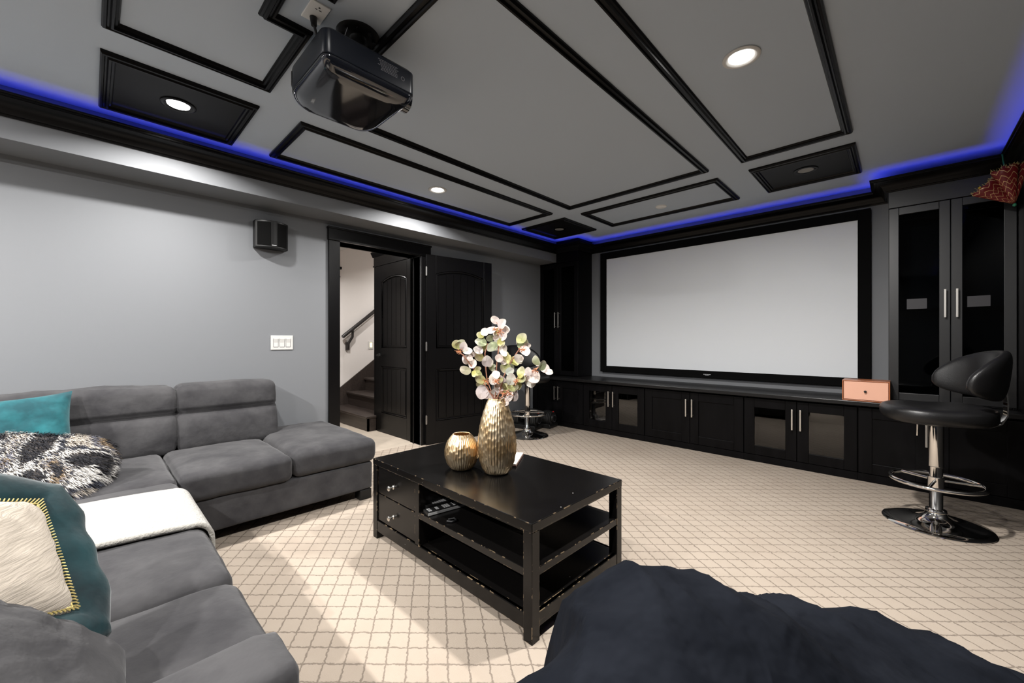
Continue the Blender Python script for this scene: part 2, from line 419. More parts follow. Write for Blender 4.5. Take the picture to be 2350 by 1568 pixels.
# hall shell
struct(MB().box(-6.0, -5.85, .75, 5.2, 0, 2.6).build('wall_stairwell', M['white_wall']), 'white stairwell wall with the handrail', 'wall')
struct(MB().box(-4.765, XH, 2.487, 2.60, 0, 2.50).box(-4.765, -4.665, 2.60, 5.2, 0, 2.6).build('wall_closet', M['white_wall']), 'white wall around the inner hall door', 'wall')
struct(MB().box(-6.0, XH, .75, .90, 0, 2.6).build('wall_hall_near', M['white_wall']), 'white hall wall out of sight', 'wall')
struct(MB().box(-5.85, -4.80, 5.05, 5.2, 0, 2.6).build('wall_stair_end', M['white_wall']), 'white wall at the top of the stairs', 'wall')
struct(MB().box(-6.0, XH, .75, 5.2, 2.485, 2.6).build('ceiling', M['hall_ceil']), 'white hall ceiling', 'ceiling')
struct(MB().prism([(.9, 2.30), (2.50, 2.41), (2.65, 2.484), (.9, 2.484)], -5.85, -5.0, 'x').build('trim_bulkhead', M['hall_ceil']), 'sloping white bulkhead over the stairs', 'bulkhead')

# door lining and casing
c = MB()
c.box(XL, XL + .022, 1.467, DY0, 0, DZ).box(XL, XL + .022, DY1, 2.535, 0, DZ)
c.box(XL, XL + .032, 1.462, 2.545, DZ, 2.136).box(XL, XL + .040, 1.455, 2.552, 2.118, 2.136)
c.box(XH - .02, XL, DY0 - .012, DY0, 0, DZ).box(XH - .02, XL, DY1, DY1 + .012, 0, DZ).box(XH - .02, XL, DY0 - .012, DY1 + .012, DZ, DZ + .012)
c.box(XH - .022, XH, 1.467, DY0, 0, DZ).box(XH - .022, XH, DY1, 2.486, 0, DZ).box(XH - .022, XH, 1.467, 2.486, DZ, 2.13)
c.box(XH + .05, XH + .065, DY0, DY0 + .012, 0, DZ).box(XH + .05, XH + .065, DY1 - .012, DY1, 0, DZ)
struct(c.build('trim_doorway', M['door'], bevel=.003), 'black door casing around the open doorway', 'casing')
struct(MB().box(XL, XL + .014, 2.54, 4.25, 0, .11).box(XL, XL + .014, YB, 1.46, 0, .11).build('baseboard_left', M['black'], bevel=.003), 'black baseboard along the left wall', 'baseboard')

# panelled doors -------------------------------------------------
def door_leaf(name, w, h, loc, rz, nboards, label):
    s = .115; t = .04; rec = .012
    zb0, zb1, zu0, zsp, zap = .235, .80, 1.02, h - .20, h - .145
    def arc(x):
        a = (x - s) / (w - 2 * s); return zsp + (zap - zsp) * (1 - (2 * a - 1) ** 2)
    m = MB().box(0, w, -t / 2 + rec, t / 2 - rec, 0, h)
    for (y0, y1) in ((-t / 2, -t / 2 + rec), (t / 2 - rec, t / 2)):
        m.box(0, s, y0, y1, 0, h).box(w - s, w, y0, y1, 0, h)
        m.box(s, w - s, y0, y1, 0, zb0).box(s, w - s, y0, y1, zb1, zu0)
        top = [(s + (w - 2 * s) * i / 16, arc(s + (w - 2 * s) * i / 16)) for i in range(17)]
        m.prism(top + [(w - s, h), (s, h)], y0, y1, 'y')
    root = m.build(name, M['door'], None, bevel=.002); root.location = loc; root.rotation_euler = (0, 0, rz); struct(root, label, 'door')
    for up in (True, False):
        z0, z1 = (zu0, None) if up else (zb0, zb1)
        f = (lambda x: arc(x)) if up else (lambda x: zb1)
        p = MB()
        for sg in (-1, 1):
            yo = sg * (t / 2 - rec); yi = sg * (t / 2 - rec + .007)
            xa, xb = s + .035, w - s - .035
            for k in range(nboards):
                a = xa + (xb - xa) * k / nboards + .003; b = xa + (xb - xa) * (k + 1) / nboards - .003
                poly = [(a, z0 + .035), (b, z0 + .035), (b, f(b) - .035), ((a + b) / 2, f((a + b) / 2) - .035), (a, f(a) - .035)]
                p.prism(poly, min(yo, yi), max(yo, yi), 'y')
            pts = [(s + .012, yo + sg * .004, z0 + .012), (w - s - .012, yo + sg * .004, z0 + .012)]
            pts += [(w - s - .012 - (w - 2 * s - .024) * i / 12, yo + sg * .004, f(w - s - .012 - (w - 2 * s - .024) * i / 12) - .012) for i in range(13)]
            p.ring_tube(pts, .0095, 8, closed=True)
        p.build('door_panel', M['door'], root, local=True, smooth=35, bevel=0)
    return root
dx, dyv = -3.556 + 3.660, 3.327 - 2.47
d1 = door_leaf('door_1', .862, 2.03, (-3.655, 2.472, .008), atan2(dyv, dx), 6, 'black panelled door folded open flat against the left wall')
for z in (.22, 1.00, 1.80):
    h = MB().box(-.010, .004, -.032, -.018, z, z + .09).cyl((-.004, -.027, z - .004), (-.004, -.027, z + .094), .006, seg=10)
    h.build('hinge', M['steel'], d1, local=True, label='dull steel hinge')
d2 = door_leaf('door_2', .80, 2.02, (-4.670, 2.468, .005), 0, 5, 'closed black arched-panel door in the hall beside the stairs')
hd = MB().cyl((.065, -.02, .93), (.065, -.033, .93), .026).cyl((.065, -.03, .93), (.065, -.058, .93), .009).ring_tube([(.065, -.055, .93), (.10, -.057, .93), (.165, -.055, .928)], .009, 10)
hd.build('door_handle', M['plastic_black'], d2, local=True, smooth=40, label='dark lever handle')
t2 = MB().box(-4.752, -4.672, 2.455, 2.487, 0, 2.03).box(-3.889, -3.868, 2.455, 2.487, 0, 2.03)
t2.box(-4.757, -3.870, 2.452, 2.487, 2.03, 2.15).box(-4.767, -3.870, 2.446, 2.487, 2.03, 2.045)
t2.prism([(2.487, 2.15), (2.452, 2.15), (2.425, 2.20), (2.425, 2.215), (2.487, 2.215)], -4.785, -3.870, 'x')
struct(t2.build('trim_hall_door', M['door'], bevel=.002), 'black casing and cornice of the hall door', 'casing')
t3 = MB().box(-5.85, -5.825, 1.5, 2.46, 2.04, 2.14).box(-5.85, -5.80, 1.5, 2.505, 2.14, 2.175).box(-5.85, -5.815, 1.5, 2.49, 2.025, 2.04).box(-5.85, -5.825, 2.36, 2.45, 0.0, 2.04).box(-5.85, -5.84, 1.5, 2.36, 0, 2.04)
struct(t3.build('trim_far_door', M['door'], bevel=.002), 'black cornice of another casing on the stairwell wall', 'casing')

# stairs --------------------------------------------------------
st = sroot('staircase', (-5.85, 2.32, 0), label='dark wood stairs climbing beyond the doorway', cat='stairs')
RISE, RUN = .185, .262
for k in range(6):
    y = 2.32 + RUN * k; x1 = -4.69 if k == 0 else -4.768
    MB().box(-5.849, x1, y, y + RUN + .05, RISE * (k + 1) - .028, RISE * (k + 1)).build('tread', M['stair'], st, bevel=.006)
    r = MB().box(-5.849, x1 - .012, y + .028, y + .05, RISE * k, RISE * (k + 1) - .028)
    if k == 0: r.box(x1 - .035, x1 - .012, y + .028, 2.455, 0, RISE - .028)
    r.build('riser', M['stair'], st)
sk = MB().prism([(2.32, 0), (2.32, .30), (2.42, .385), (4.0, 1.55), (4.0, 1.2), (2.9, 0)], -5.848, -5.828, 'x').box(-5.848, -5.83, .9, 2.32, 0, .12)
sk.build('skirt_board', M['stair'], st, bevel=.003)
hr = thing('handrail', 'dark wooden handrail sloping up the white stairwell wall', 'handrail', (-5.78, 2.51, 1.17))
MB().ring_tube([(-5.78, 2.505, 1.165), (-5.78, 2.53, 1.186), (-5.78, 4.3, 2.62)], [.024, .026, .026], 14).build('rail', M['rail'], hr, smooth=50)
b = MB().ring_tube([(-5.79, 2.66, 1.27), (-5.80, 2.66, 1.17), (-5.815, 2.61, 1.08), (-5.832, 2.60, .99)], [.018, .019, .019, .018], 10).box(-5.85, -5.815, 2.575, 2.625, .975, 1.09)
b.build('rail_bracket', M['rail'], hr, smooth=50)
sw = thing('night_light', 'small glowing switch plate on the stairwell wall beside the hall door', 'light', (-5.845, 2.97, 1.05))
MB().box(-5.85, -5.842, 2.93, 3.005, .985, 1.105).build('plate', M['white_plastic'], sw, bevel=.002)
MB().box(-5.843, -5.836, 2.952, 2.985, 1.01, 1.08).build('glow_panel', M['nightlight'], sw, bevel=.002, label='softly glowing yellow panel')

# ------------------------------------------------------------------ ceiling mouldings
a1, a2, b1, b2, c1, c2 = -3.282, -2.645, -2.436, -1.090, -.865, -.222
n1, n2, m1, m2, f1, f2 = .030, .670, .890, 3.372, 3.580, 4.222
def mould(name, pts, label, fill=False):
    W = .055
    prof = [(0, H), (0, H - .010), (.006, H - .020), (.014, H - .022), (.018, H - .016), (.024, H - .016), (.030, H - .026), (.038, H - .026), (.042, H - .014), (.050, H - .012), (W, H - .004), (W, H)]
    o = MB().sweep(pts, prof, closed=True).build(name, M['black'], smooth=30); struct(o, label, 'moulding')
    if fill:
        xs = [p[0] for p in pts]; ys = [p[1] for p in pts]
        MB().box(min(xs) + .05, max(xs) - .05, min(ys) + .05, max(ys) - .05, H - .004, H).build('painted_panel', M['black_matte'], o, label='matt black painted ceiling panel')
    return o
def rect(x0, x1, y0, y1): return [(x0, y0), (x1, y0), (x1, y1), (x0, y1)]   # counter-clockwise: left is inside
mould('trim_1', rect(a1, a2, n1, n2), 'black square ceiling panel with a lit downlight left of the projector', True)
mould('trim_2', rect(a1, a2, m1, m2), 'long black ceiling moulding nearest the left wall')
mould('trim_3', rect(a1, a2, f1, f2), 'black square ceiling panel in the corner by the screen', True)
mould('trim_4', rect(b1, b2, m1, m2), 'large central black ceiling moulding')
mould('trim_5', rect(b1, b2, f1, f2), 'black ceiling moulding in front of the screen')
mould('trim_6', rect(c1, c2, f1, f2), 'black square ceiling panel before the right tall cabinet', True)
mould('trim_7', rect(c1, c2, m1, m2), 'long black ceiling moulding around the right downlight')
mould('trim_8', [(b1, n1), (b2, n1), (b2, n2), (-1.611, n2), (-1.611, .529), (-1.842, .529), (-1.842, n2), (b1, n2)], 'black ceiling moulding that steps around the ceiling outlet')

# crown moulding with the LED shelf
crown_path = [(XS, YB), (XS, YC), (-3.047, YC), (-3.047, YF), (-.073, YF), (-.073, YC), (XR, YC), (XR, YB)]
crown_path = crown_path[::-1]                 # travel so that the room is on the left
prof = [(0, 2.296), (.012, 2.296), (.016, 2.304), (.024, 2.305), (.030, 2.312), (.036, 2.330), (.048, 2.348), (.066, 2.362), (.082, 2.368), (.088, 2.372), (.090, 2.380), (.106, 2.382), (.110, 2.386), (.110, 2.393), (.102, 2.393), (.100, 2.372), (0, 2.368)]
struct(MB().sweep(crown_path, prof).build('trim_crown', M['black'], smooth=30), 'black crown moulding hiding the blue light strip', 'moulding')
led = MB().sweep(crown_path, [(.068, 2.3725), (.078, 2.3725), (.078, 2.376), (.068, 2.376)]).build('led_strip', M['blue_led'])
tag(led, 'blue LED strip glowing on top of the black crown moulding', 'light strip')

# downlights -----------------------------------------------------
def downlight(x, y, lit, label, ring, energy=0, r=.062, zc=H, spread=150):
    o = thing('downlight', label, 'ceiling light', (x, y, zc), 0, None)
    MB().lathe([(r, -.001), (r + .018, -.001), (r + .018, -.005), (r + .010, -.009), (r, -.007), (r - .012, .0), (r - .012, .004), (r, -.001)], (x, y, zc), 40).build('trim_ring', ring, o, smooth=50)
    MB().lathe([(0, -.003), (r - .011, -.003), (r - .011, -.0015), (0, -.0015)], (x, y, zc), 32).build('lens', M['lamp'] if lit else M['lamp_off'], o)
    if lit:
        l = bpy.data.lights.new('downlight_lamp', 'AREA'); l.shape = 'DISK'; l.size = 2 * (r - .014); l.energy = energy; l.color = (1, .975, .945); l.spread = R(spread)
        lo = bpy.data.objects.new('lamp', l); COL.objects.link(lo); lo.parent = o; lo.location = (0, 0, -.011)
    return o
E1 = 36
downlight(-.545, 2.132, True, 'lit downlight in the long right-hand ceiling panel', M['white_plastic'], 80, spread=178)
downlight(-2.975, 2.139, True, 'lit downlight in the long ceiling panel nearest the left wall', M['white_plastic'], E1)
downlight(-2.957, .345, True, 'lit downlight in the black square panel left of the projector', M['black'], E1, zc=H - .004)
downlight(-2.963, 3.905, False, 'unlit downlight in the black corner panel above the left tall cabinet', M['black'], zc=H - .004)
downlight(-.540, 3.890, False, 'unlit downlight in the black square panel before the right tall cabinet', M['black'], zc=H - .004)
sn = thing('ceiling_sensor', 'plain white disc on the ceiling in front of the screen', 'sensor', (-1.731, 3.955, H))
MB().lathe([(0, -.012), (.045, -.012), (.052, -.007), (.053, 0)], (-1.731, 3.955, H), 32).build('cover', M['bright_white'], sn, smooth=50)
# added unseen fill lamps: over the camera, behind it, and in the hall
downlight(-.545, .345, True, 'added fill downlight above the camera, out of view', M['black'], 35, spread=178)  # added to raise the room's brightness
for x_, lab in ((-2.97, 'added fill downlight behind the sofa, left'), (-1.75, 'added fill downlight behind the sofa, middle'), (-.545, 'added fill downlight behind the sofa, right')):
    downlight(x_, -1.55, True, lab, M['white_plastic'], 95 if x_ < -1 else 55, spread=178)  # added row; its bounce lifts the ceiling near the camera
downlight(-4.75, 1.75, True, 'added fill downlight in the hall ceiling, out of view', M['white_plastic'], 33, zc=2.484)  # added to brighten the hall
downlight(-5.3, 3.7, True, 'added fill downlight above the stairs, out of view', M['white_plastic'], 18, zc=2.484)  # added to brighten the stairwell

# ------------------------------------------------------------------ screen
sc = thing('projection_screen', 'wide white projection screen in a black velvet frame', 'screen', (-1.53, YF, .70))
sx0, sx1, sz0, sz1 = -2.884, -.190, .706, 2.270; fy = YF - .055
fr = MB()
ix0, ix1, iz0, iz1 = -2.795, -.277, .783, 2.182
for bx in ((sx0, ix0, sz0, sz1), (ix1, sx1, sz0, sz1), (ix0, ix1, sz0, iz0), (ix0, ix1, iz1, sz1)):
    fr.box(bx[0], bx[1], fy, YF - .002, bx[2], bx[3])
fr.build('frame', M['velvet_black'], sc, bevel=.004)
MB().box(ix0 - .01, ix1 + .01, fy + .012, fy + .02, iz0 - .01, iz1 + .01).build('screen_surface', M['screen'], sc, label='matt white projection surface')
mk = MB()
x = -1.575
for wv in (.008, .006, .009, .007, .008, .006, .009, .007): mk.box(x, x + wv, fy - .001, fy, .741, .7465); x += wv + .0022
x = -1.558
for wv in (.006, .007, .005, .007, .006): mk.box(x, x + wv, fy - .001, fy, .732, .7365); x += wv + .002
mk.build('logo', M['mark'], sc, label='tiny pale maker mark on the lower frame')

# ------------------------------------------------------------------ cabinets
def shaker_door(parent, x0, x1, z0, z1, yf, stile, pane, hx, hz0, hz1, name='door', dark=False, cm=None):
    cm = cm or M['cab']
    t = .022
    m = MB().box(x0, x0 + stile, yf, yf + t, z0, z1).box(x1 - stile, x1, yf, yf + t, z0, z1)
    m.box(x0 + stile, x1 - stile, yf, yf + t, z0, z0 + stile).box(x0 + stile, x1 - stile, yf, yf + t, z1 - stile, z1)
    d = m.build(name, cm, parent, bevel=.0025)
    MB().box(x0 + stile - .004, x1 - stile + .004, yf + .010, yf + .015, z0 + stile - .004, z1 - stile + .004).build('glass_pane' if pane else 'panel', (M['dark_glass'] if dark else M['glass']) if pane else cm, d, label='tinted glass pane' if pane else None)
    hb = MB().box(hx - .006, hx + .006, yf - .036, yf - .026, hz0, hz1).box(hx - .005, hx + .005, yf - .028, yf, hz0 + .012, hz0 + .022).box(hx - .005, hx + .005, yf - .028, yf, hz1 - .022, hz1 - .012)
    hb.build('handle', M['nickel'], d, bevel=.001, label='brushed nickel bar handle')
    return d
YD = 4.25
def base_unit(x0, x1, xc, pane, label):
    o = thing('base_cabinet', label, 'cabinet', ((x0 + x1) / 2, YD + .2, 0), 0, 'black base cabinets under the screen')
    m = MB().box(x0, x1, YD + .024, YD + .04, 0, .068)
    m.box(x0, x0 + .018, YD + .024, YF - .01, 0, .60).box(x1 - .018, x1, YD + .024, YF - .01, 0, .60).box(x0 + .018, x1 - .018, YD + .024, YF - .01, .05, .068)
    m.box(x0 + .018, x1 - .018, YF - .025, YF - .01, .068, .60).box(x0 + .018, x1 - .018, YD + .04, YF - .03, .585, .60)
    m.box(x0, x1, YD, YD + .024, 0, .062)
    m.build('body', M['cab'], o)
    if pane: MB().box(x0 + .018, x1 - .018, YD + .06, YF - .03, .33, .348).build('shelf', M['cab_in'], o)
    for a, b, hx in ((x0 + .003, xc - .002, xc - .030), (xc + .002, x1 - .003, xc + .030)):
        shaker_door(o, a, b, .066, .583, YD, .082, pane, hx, .338, .517)
    return o
base_unit(XL + .002, -2.858, -3.257, False, 'black base cabinet in the far left corner behind the dumbbells')
base_unit(-2.856, -2.050, -2.455, True, 'black glass-doored base cabinet left of the middle one')
base_unit(-2.048, -1.066, -1.560, False, 'black base cabinet with solid doors under the middle of the screen')
base_unit(-1.064, -.251, -.654, True, 'black glass-doored base cabinet right of the middle one')
base_unit(-.249, XR - .002, .163, False, 'black base cabinet behind the right bar stool')
ct = MB().box(XL + .001, XR - .001, 4.20, YF - .001, .602, .636).build('countertop', M['counter'], bevel=.004)
tag(ct, 'long black countertop running under the screen', 'countertop')

def tall_unit(x0, x1, xc, label, with_shelf):
    cm = M['cab_tall'] if with_shelf else M['cab']
    o = thing('tall_cabinet', label, 'cabinet', ((x0 + x1) / 2, YC + .15, .637), 0, 'tall black cabinets beside the screen')
    zt = 2.30
    m = MB().box(x0, x0 + .018, YC + .022, YF - .002, .637, zt).box(x1 - .018, x1, YC + .022, YF - .002, .637, zt)
    m.box(x0 + .018, x1 - .018, YC + .024, YF - .002, .637, .66).box(x0 + .018, x1 - .018, YC + .024, YF - .002, zt - .02, zt)
    m.box(x0 + .018, x1 - .018, YF - .02, YF - .002, .66, zt - .02)
    m.box(x0, x1, YC - .001, YC + .022, 2.168, zt)
    m.build('body', cm, o, bevel=.002)
    for a, b, hx in ((x0 + .003, xc - .002, xc - .030), (xc + .002, x1 - .003, xc + .030)):
        d = shaker_door(o, a, b, .650, 2.163, YC, .057, True, hx, 1.289, 1.498, dark=True, cm=cm)
    if with_shelf:
        for a, b in ((x0 + .105, x0 + .215), (x0 + .42, x0 + .53)):
            MB().box(a, b, YC + .0045, YC + .0105, 1.362, 1.44).build('grey_bar', M['grey_shelf'], o, label='grey bar across the glass')  # plain grey bars set at the glass plane
        MB().box(x0 + .02, x1 - .02, YC + .10, YF - .03, 1.352, 1.37).build('shelf', M['cab_in'], o)
    return o
tl = tall_unit(XL + .002, -3.047, -3.377, 'tall black cabinet in the left corner beside the screen', False)
tr = tall_unit(-.073, .578, .265, 'tall black cabinet right of the screen with long glass doors', True)
# soffit overhead: the left unit's cornice fills the space before it
struct(MB().box(XS, -3.047, YC - .001, YF, 2.29, H - .001).box(-.073, XR, YC - .001, YF, 2.31, 2.37).build('trim_cabinet_tops', M['cab']), 'black boxing above the tall cabinets', 'trim')
struct(MB().box(.579, XR - .001, 4.19, YC + .03, .637, 2.37).build('trim_filler', M['cab']), 'black filler panel on the right wall', 'trim')

# pink drawer box
pb = thing('drawer_box', 'small salmon pink drawer box with copper shell on the countertop', 'box', (-.20, 4.29, .636))
bx = MB().box(-.345, -.060, 4.222, 4.42, .637, .645).box(-.345, -.060, 4.222, 4.42, .792, .800).box(-.345, -.337, 4.222, 4.42, .645, .792).box(-.068, -.060, 4.222, 4.42, .645, .792).box(-.337, -.068, 4.405, 4.42, .645, .792)
bx.build('shell', M['copper'], pb, bevel=.002, label='copper-coloured shell')
dr = MB().box(-.335, -.070, 4.226, 4.24, .648, .790).build('drawer_front', M['pink'], pb, bevel=.002, label='salmon pink front')
MB().lathe([(0, 0), (.004, 0), (.004, .008), (.009, .012), (.008, .018), (0, .020)], (0, 0, 0), 16).xf(Matrix.Translation((-.203, 4.226, .715)) @ Matrix.Rotation(R(90), 4, 'X')).build('knob', M['plastic_black'], dr, smooth=50)

# ------------------------------------------------------------------ coffee table
tb = thing('coffee_table', 'black coffee table with worn edges, two drawers and open shelves', 'table', (-1.573, 1.446, 0))
tx0, tx1, ty0, ty1, tz = -2.175, -.972, 1.117, 1.778, .447
LW = .046
top = MB().box(tx0, tx1, ty0, ty1, .413, tz).box(tx0 + .02, tx1 - .02, ty0 + .02, ty1 - .02, .395, .413)
top.build('tabletop', M['table'], tb, bevel=.0025)
for lx in (tx0, tx1 - LW):
    for ly in (ty0, ty1 - LW):
        MB().box(lx + .001, lx + LW - .001, ly + .001, ly + LW - .001, 0, .413).build('leg', M['table'], tb, bevel=.002)
MB().box(-1.714, tx1 - .004, ty0 + .003, ty1 - .003, .240, .271).build('shelf', M['table'], tb, bevel=.002)
MB().box(tx0 + .004, tx1 - .004, ty0 + .006, ty1 - .006, .070, .104).box(tx0 + LW, tx1 - LW, ty0 + .003, ty0 + .022, .042, .104).box(tx0 + LW, tx1 - LW, ty1 - .022, ty1 - .003, .042, .104).box(tx1 - .022, tx1 - .003, ty0 + LW, ty1 - LW, .050, .104).box(tx0 + .003, tx0 + .022, ty0 + LW, ty1 - LW, .042, .104).build('shelf', M['table'], tb, bevel=.002)
MB().box(-1.751, -1.714, ty0 + .004, ty1 - .004, .104, .413).build('divider', M['table'], tb, bevel=.002)
MB().box(tx0 + .004, tx0 + .020, ty0 + LW, ty1 - LW, .104, .413).build('side_panel', M['table'], tb)
MB().box(tx0 + LW, -1.751, ty1 - .02, ty1 - .006, .104, .413).build('back_panel', M['table'], tb)
for z0, z1, kz in ((.262, .409, .331), (.109, .257, .171)):
    d = MB().box(tx0 + LW + .002, -1.754, ty0 + .008, ty0 + .030, z0, z1).box(tx0 + LW + .01, -1.76, ty0 + .03, ty1 - .04, z0 + .01, z1 - .02).build('drawer', M['table'], tb, bevel=.002)
    kn = MB().lathe([(.011, 0), (.011, .003), (.006, .007), (.0055, .016), (.009, .022), (.0135, .026), (.0135, .030), (.010, .033), (0, .034)], (0, 0, 0), 20)
    kn.xf(Matrix.Translation((-1.962, ty0 + .008, kz)) @ Matrix.Rotation(R(90), 4, 'X')).build('knob', M['nickel'], d, smooth=45, label='round nickel knob')

# remotes on the middle shelf
def remote(x, y, z, ang, L, Wd, T, keys, label, edge):
    o = thing('remote_control', label, 'remote control', (x, y, z), ang)
    MB().box(-L / 2, L / 2, -Wd / 2, Wd / 2, 0, T).build('body', M['plastic_black'], o, local=True, bevel=.003)
    MB().box(-L / 2 + .002, L / 2 - .002, -Wd / 2 - .0015, -Wd / 2 + .001, .003, T - .003).build('side_strip', edge, o, local=True)
    for (u0, u1, nr, nc) in keys:
        for i in range(nr):
            for j in range(nc):
                cx = -L / 2 + L * (u0 + (u1 - u0) * (i + .5) / nr); cy = -Wd / 2 + Wd * (.12 + .76 * (j + .5) / nc)
                a, b_ = L * (u1 - u0) / nr * .32, Wd * .76 / nc * .36
                MB().box(cx - a, cx + a, cy - b_, cy + b_, T - .001, T + .0022).build('button', M['button'], o, local=True)
    return o
remote(-1.648, 1.228, .271, R(80), .205, .054, .018, [(.05, .14, 2, 2), (.24, .34, 1, 1), (.44, .62, 3, 3), (.70, .9, 3, 3)], 'slim black remote with silver edge, nearer the shelf front', M['silver_edge'])
remote(-1.705, 1.250, .271, R(80), .185, .046, .024, [(.2, .75, 8, 4)], 'thicker black remote with many keys, behind the slim one', M['plastic_black'])
cp = MB().ring_tube([(-1.535, 1.165, .277), (-1.52, 1.19, .28), (-1.50, 1.185, .277), (-1.505, 1.16, .277), (-1.525, 1.15, .277)], .005, 8).build('cable_loop', M['cord'], smooth=60)
tag(cp, 'short loop of black cable lying on the middle shelf', 'cable')

# ------------------------------------------------------------------ vases
def dimple(nf, amp, H0):
    def fn(w, i, z):
        k = int(w / (2 * pi) * nf); ph = (w / (2 * pi) * nf) % 1
        off = (sin(k * 12.9898) * 43758.5453) % 1
        row = z / .040 + off; rp = row % 1
        cell = abs(2 * ph - 1) ** 2 * .8 + abs(2 * rp - 1) ** 3 * .5
        jit = ((sin((k * 7.1 + int(row) * 3.7)) * 917.3) % 1) * .35
        return 1 + amp * (cell - .6 - jit)
    return fn
def prof_interp(pts, n):
    out = []
    for i in range(n + 1):
        t = i / n * (len(pts) - 1); k = min(int(t), len(pts) - 2); u = t - k
        p = [pts[max(k - 1, 0)], pts[k], pts[k + 1], pts[min(k + 2, len(pts) - 1)]]
        q = [.5 * (2 * p[1][a] + (p[2][a] - p[0][a]) * u + (2 * p[0][a] - 5 * p[1][a] + 4 * p[2][a] - p[3][a]) * u * u + (3 * p[1][a] - p[0][a] - 3 * p[2][a] + p[3][a]) * u ** 3) for a in (0, 1)]
        out.append((max(q[0], 0), q[1]))
    return out
VX, VY = -1.478, 1.428
tv = thing('vase', 'tall hammered gold vase holding dyed eucalyptus', 'vase', (VX, VY, tz), 0, None)
prof = prof_interp([(.050, .002), (.066, .012), (.083, .045), (.094, .090), (.0985, .135), (.096, .190), (.087, .245), (.073, .300), (.058, .345), (.048, .368), (.0445, .380)], 90)
MB().lathe(prof + [(.041, .380)] + [(r * .93, z) for r, z in prof[::-1][4:60]], (VX, VY, tz), 170, dimple(40, .058, .38)).build('body', M['gold'], tv, smooth=180)
RX, RY = -1.657, 1.345
rv = thing('vase', 'small round hammered gold vase, empty, beside the tall one', 'vase', (RX, RY, tz), 0, None)
prof = prof_interp([(.040, .002), (.056, .008), (.077, .035), (.0885, .070), (.0895, .097), (.082, .132), (.066, .162), (.050, .180), (.046, .184)], 60)
MB().lathe(prof + [(.042, .182)] + [(r * .93, z - .003) for r, z in prof[::-1][4:50]], (RX, RY, tz), 170, dimple(42, .055, .18)).build('body', M['gold'], rv, smooth=180)

# booklet behind the vases
bk = thing('booklet', 'thin cream booklet lying behind the tall gold vase', 'book', (-1.56, 1.62, tz))
bm_ = frame_mtx((-1.527, 1.66, tz), (-.535, .845, 0), (0, 0, 1))
MB().box(-.115, .115, .004, .155, .0005, .010).xf(bm_).build('cover', M['bookcover'], bk, bevel=.001)
MB().box(-.113, .113, .006, .152, .0095, .016).xf(bm_).build('pages', M['page'], bk, bevel=.001, label='cream pages')

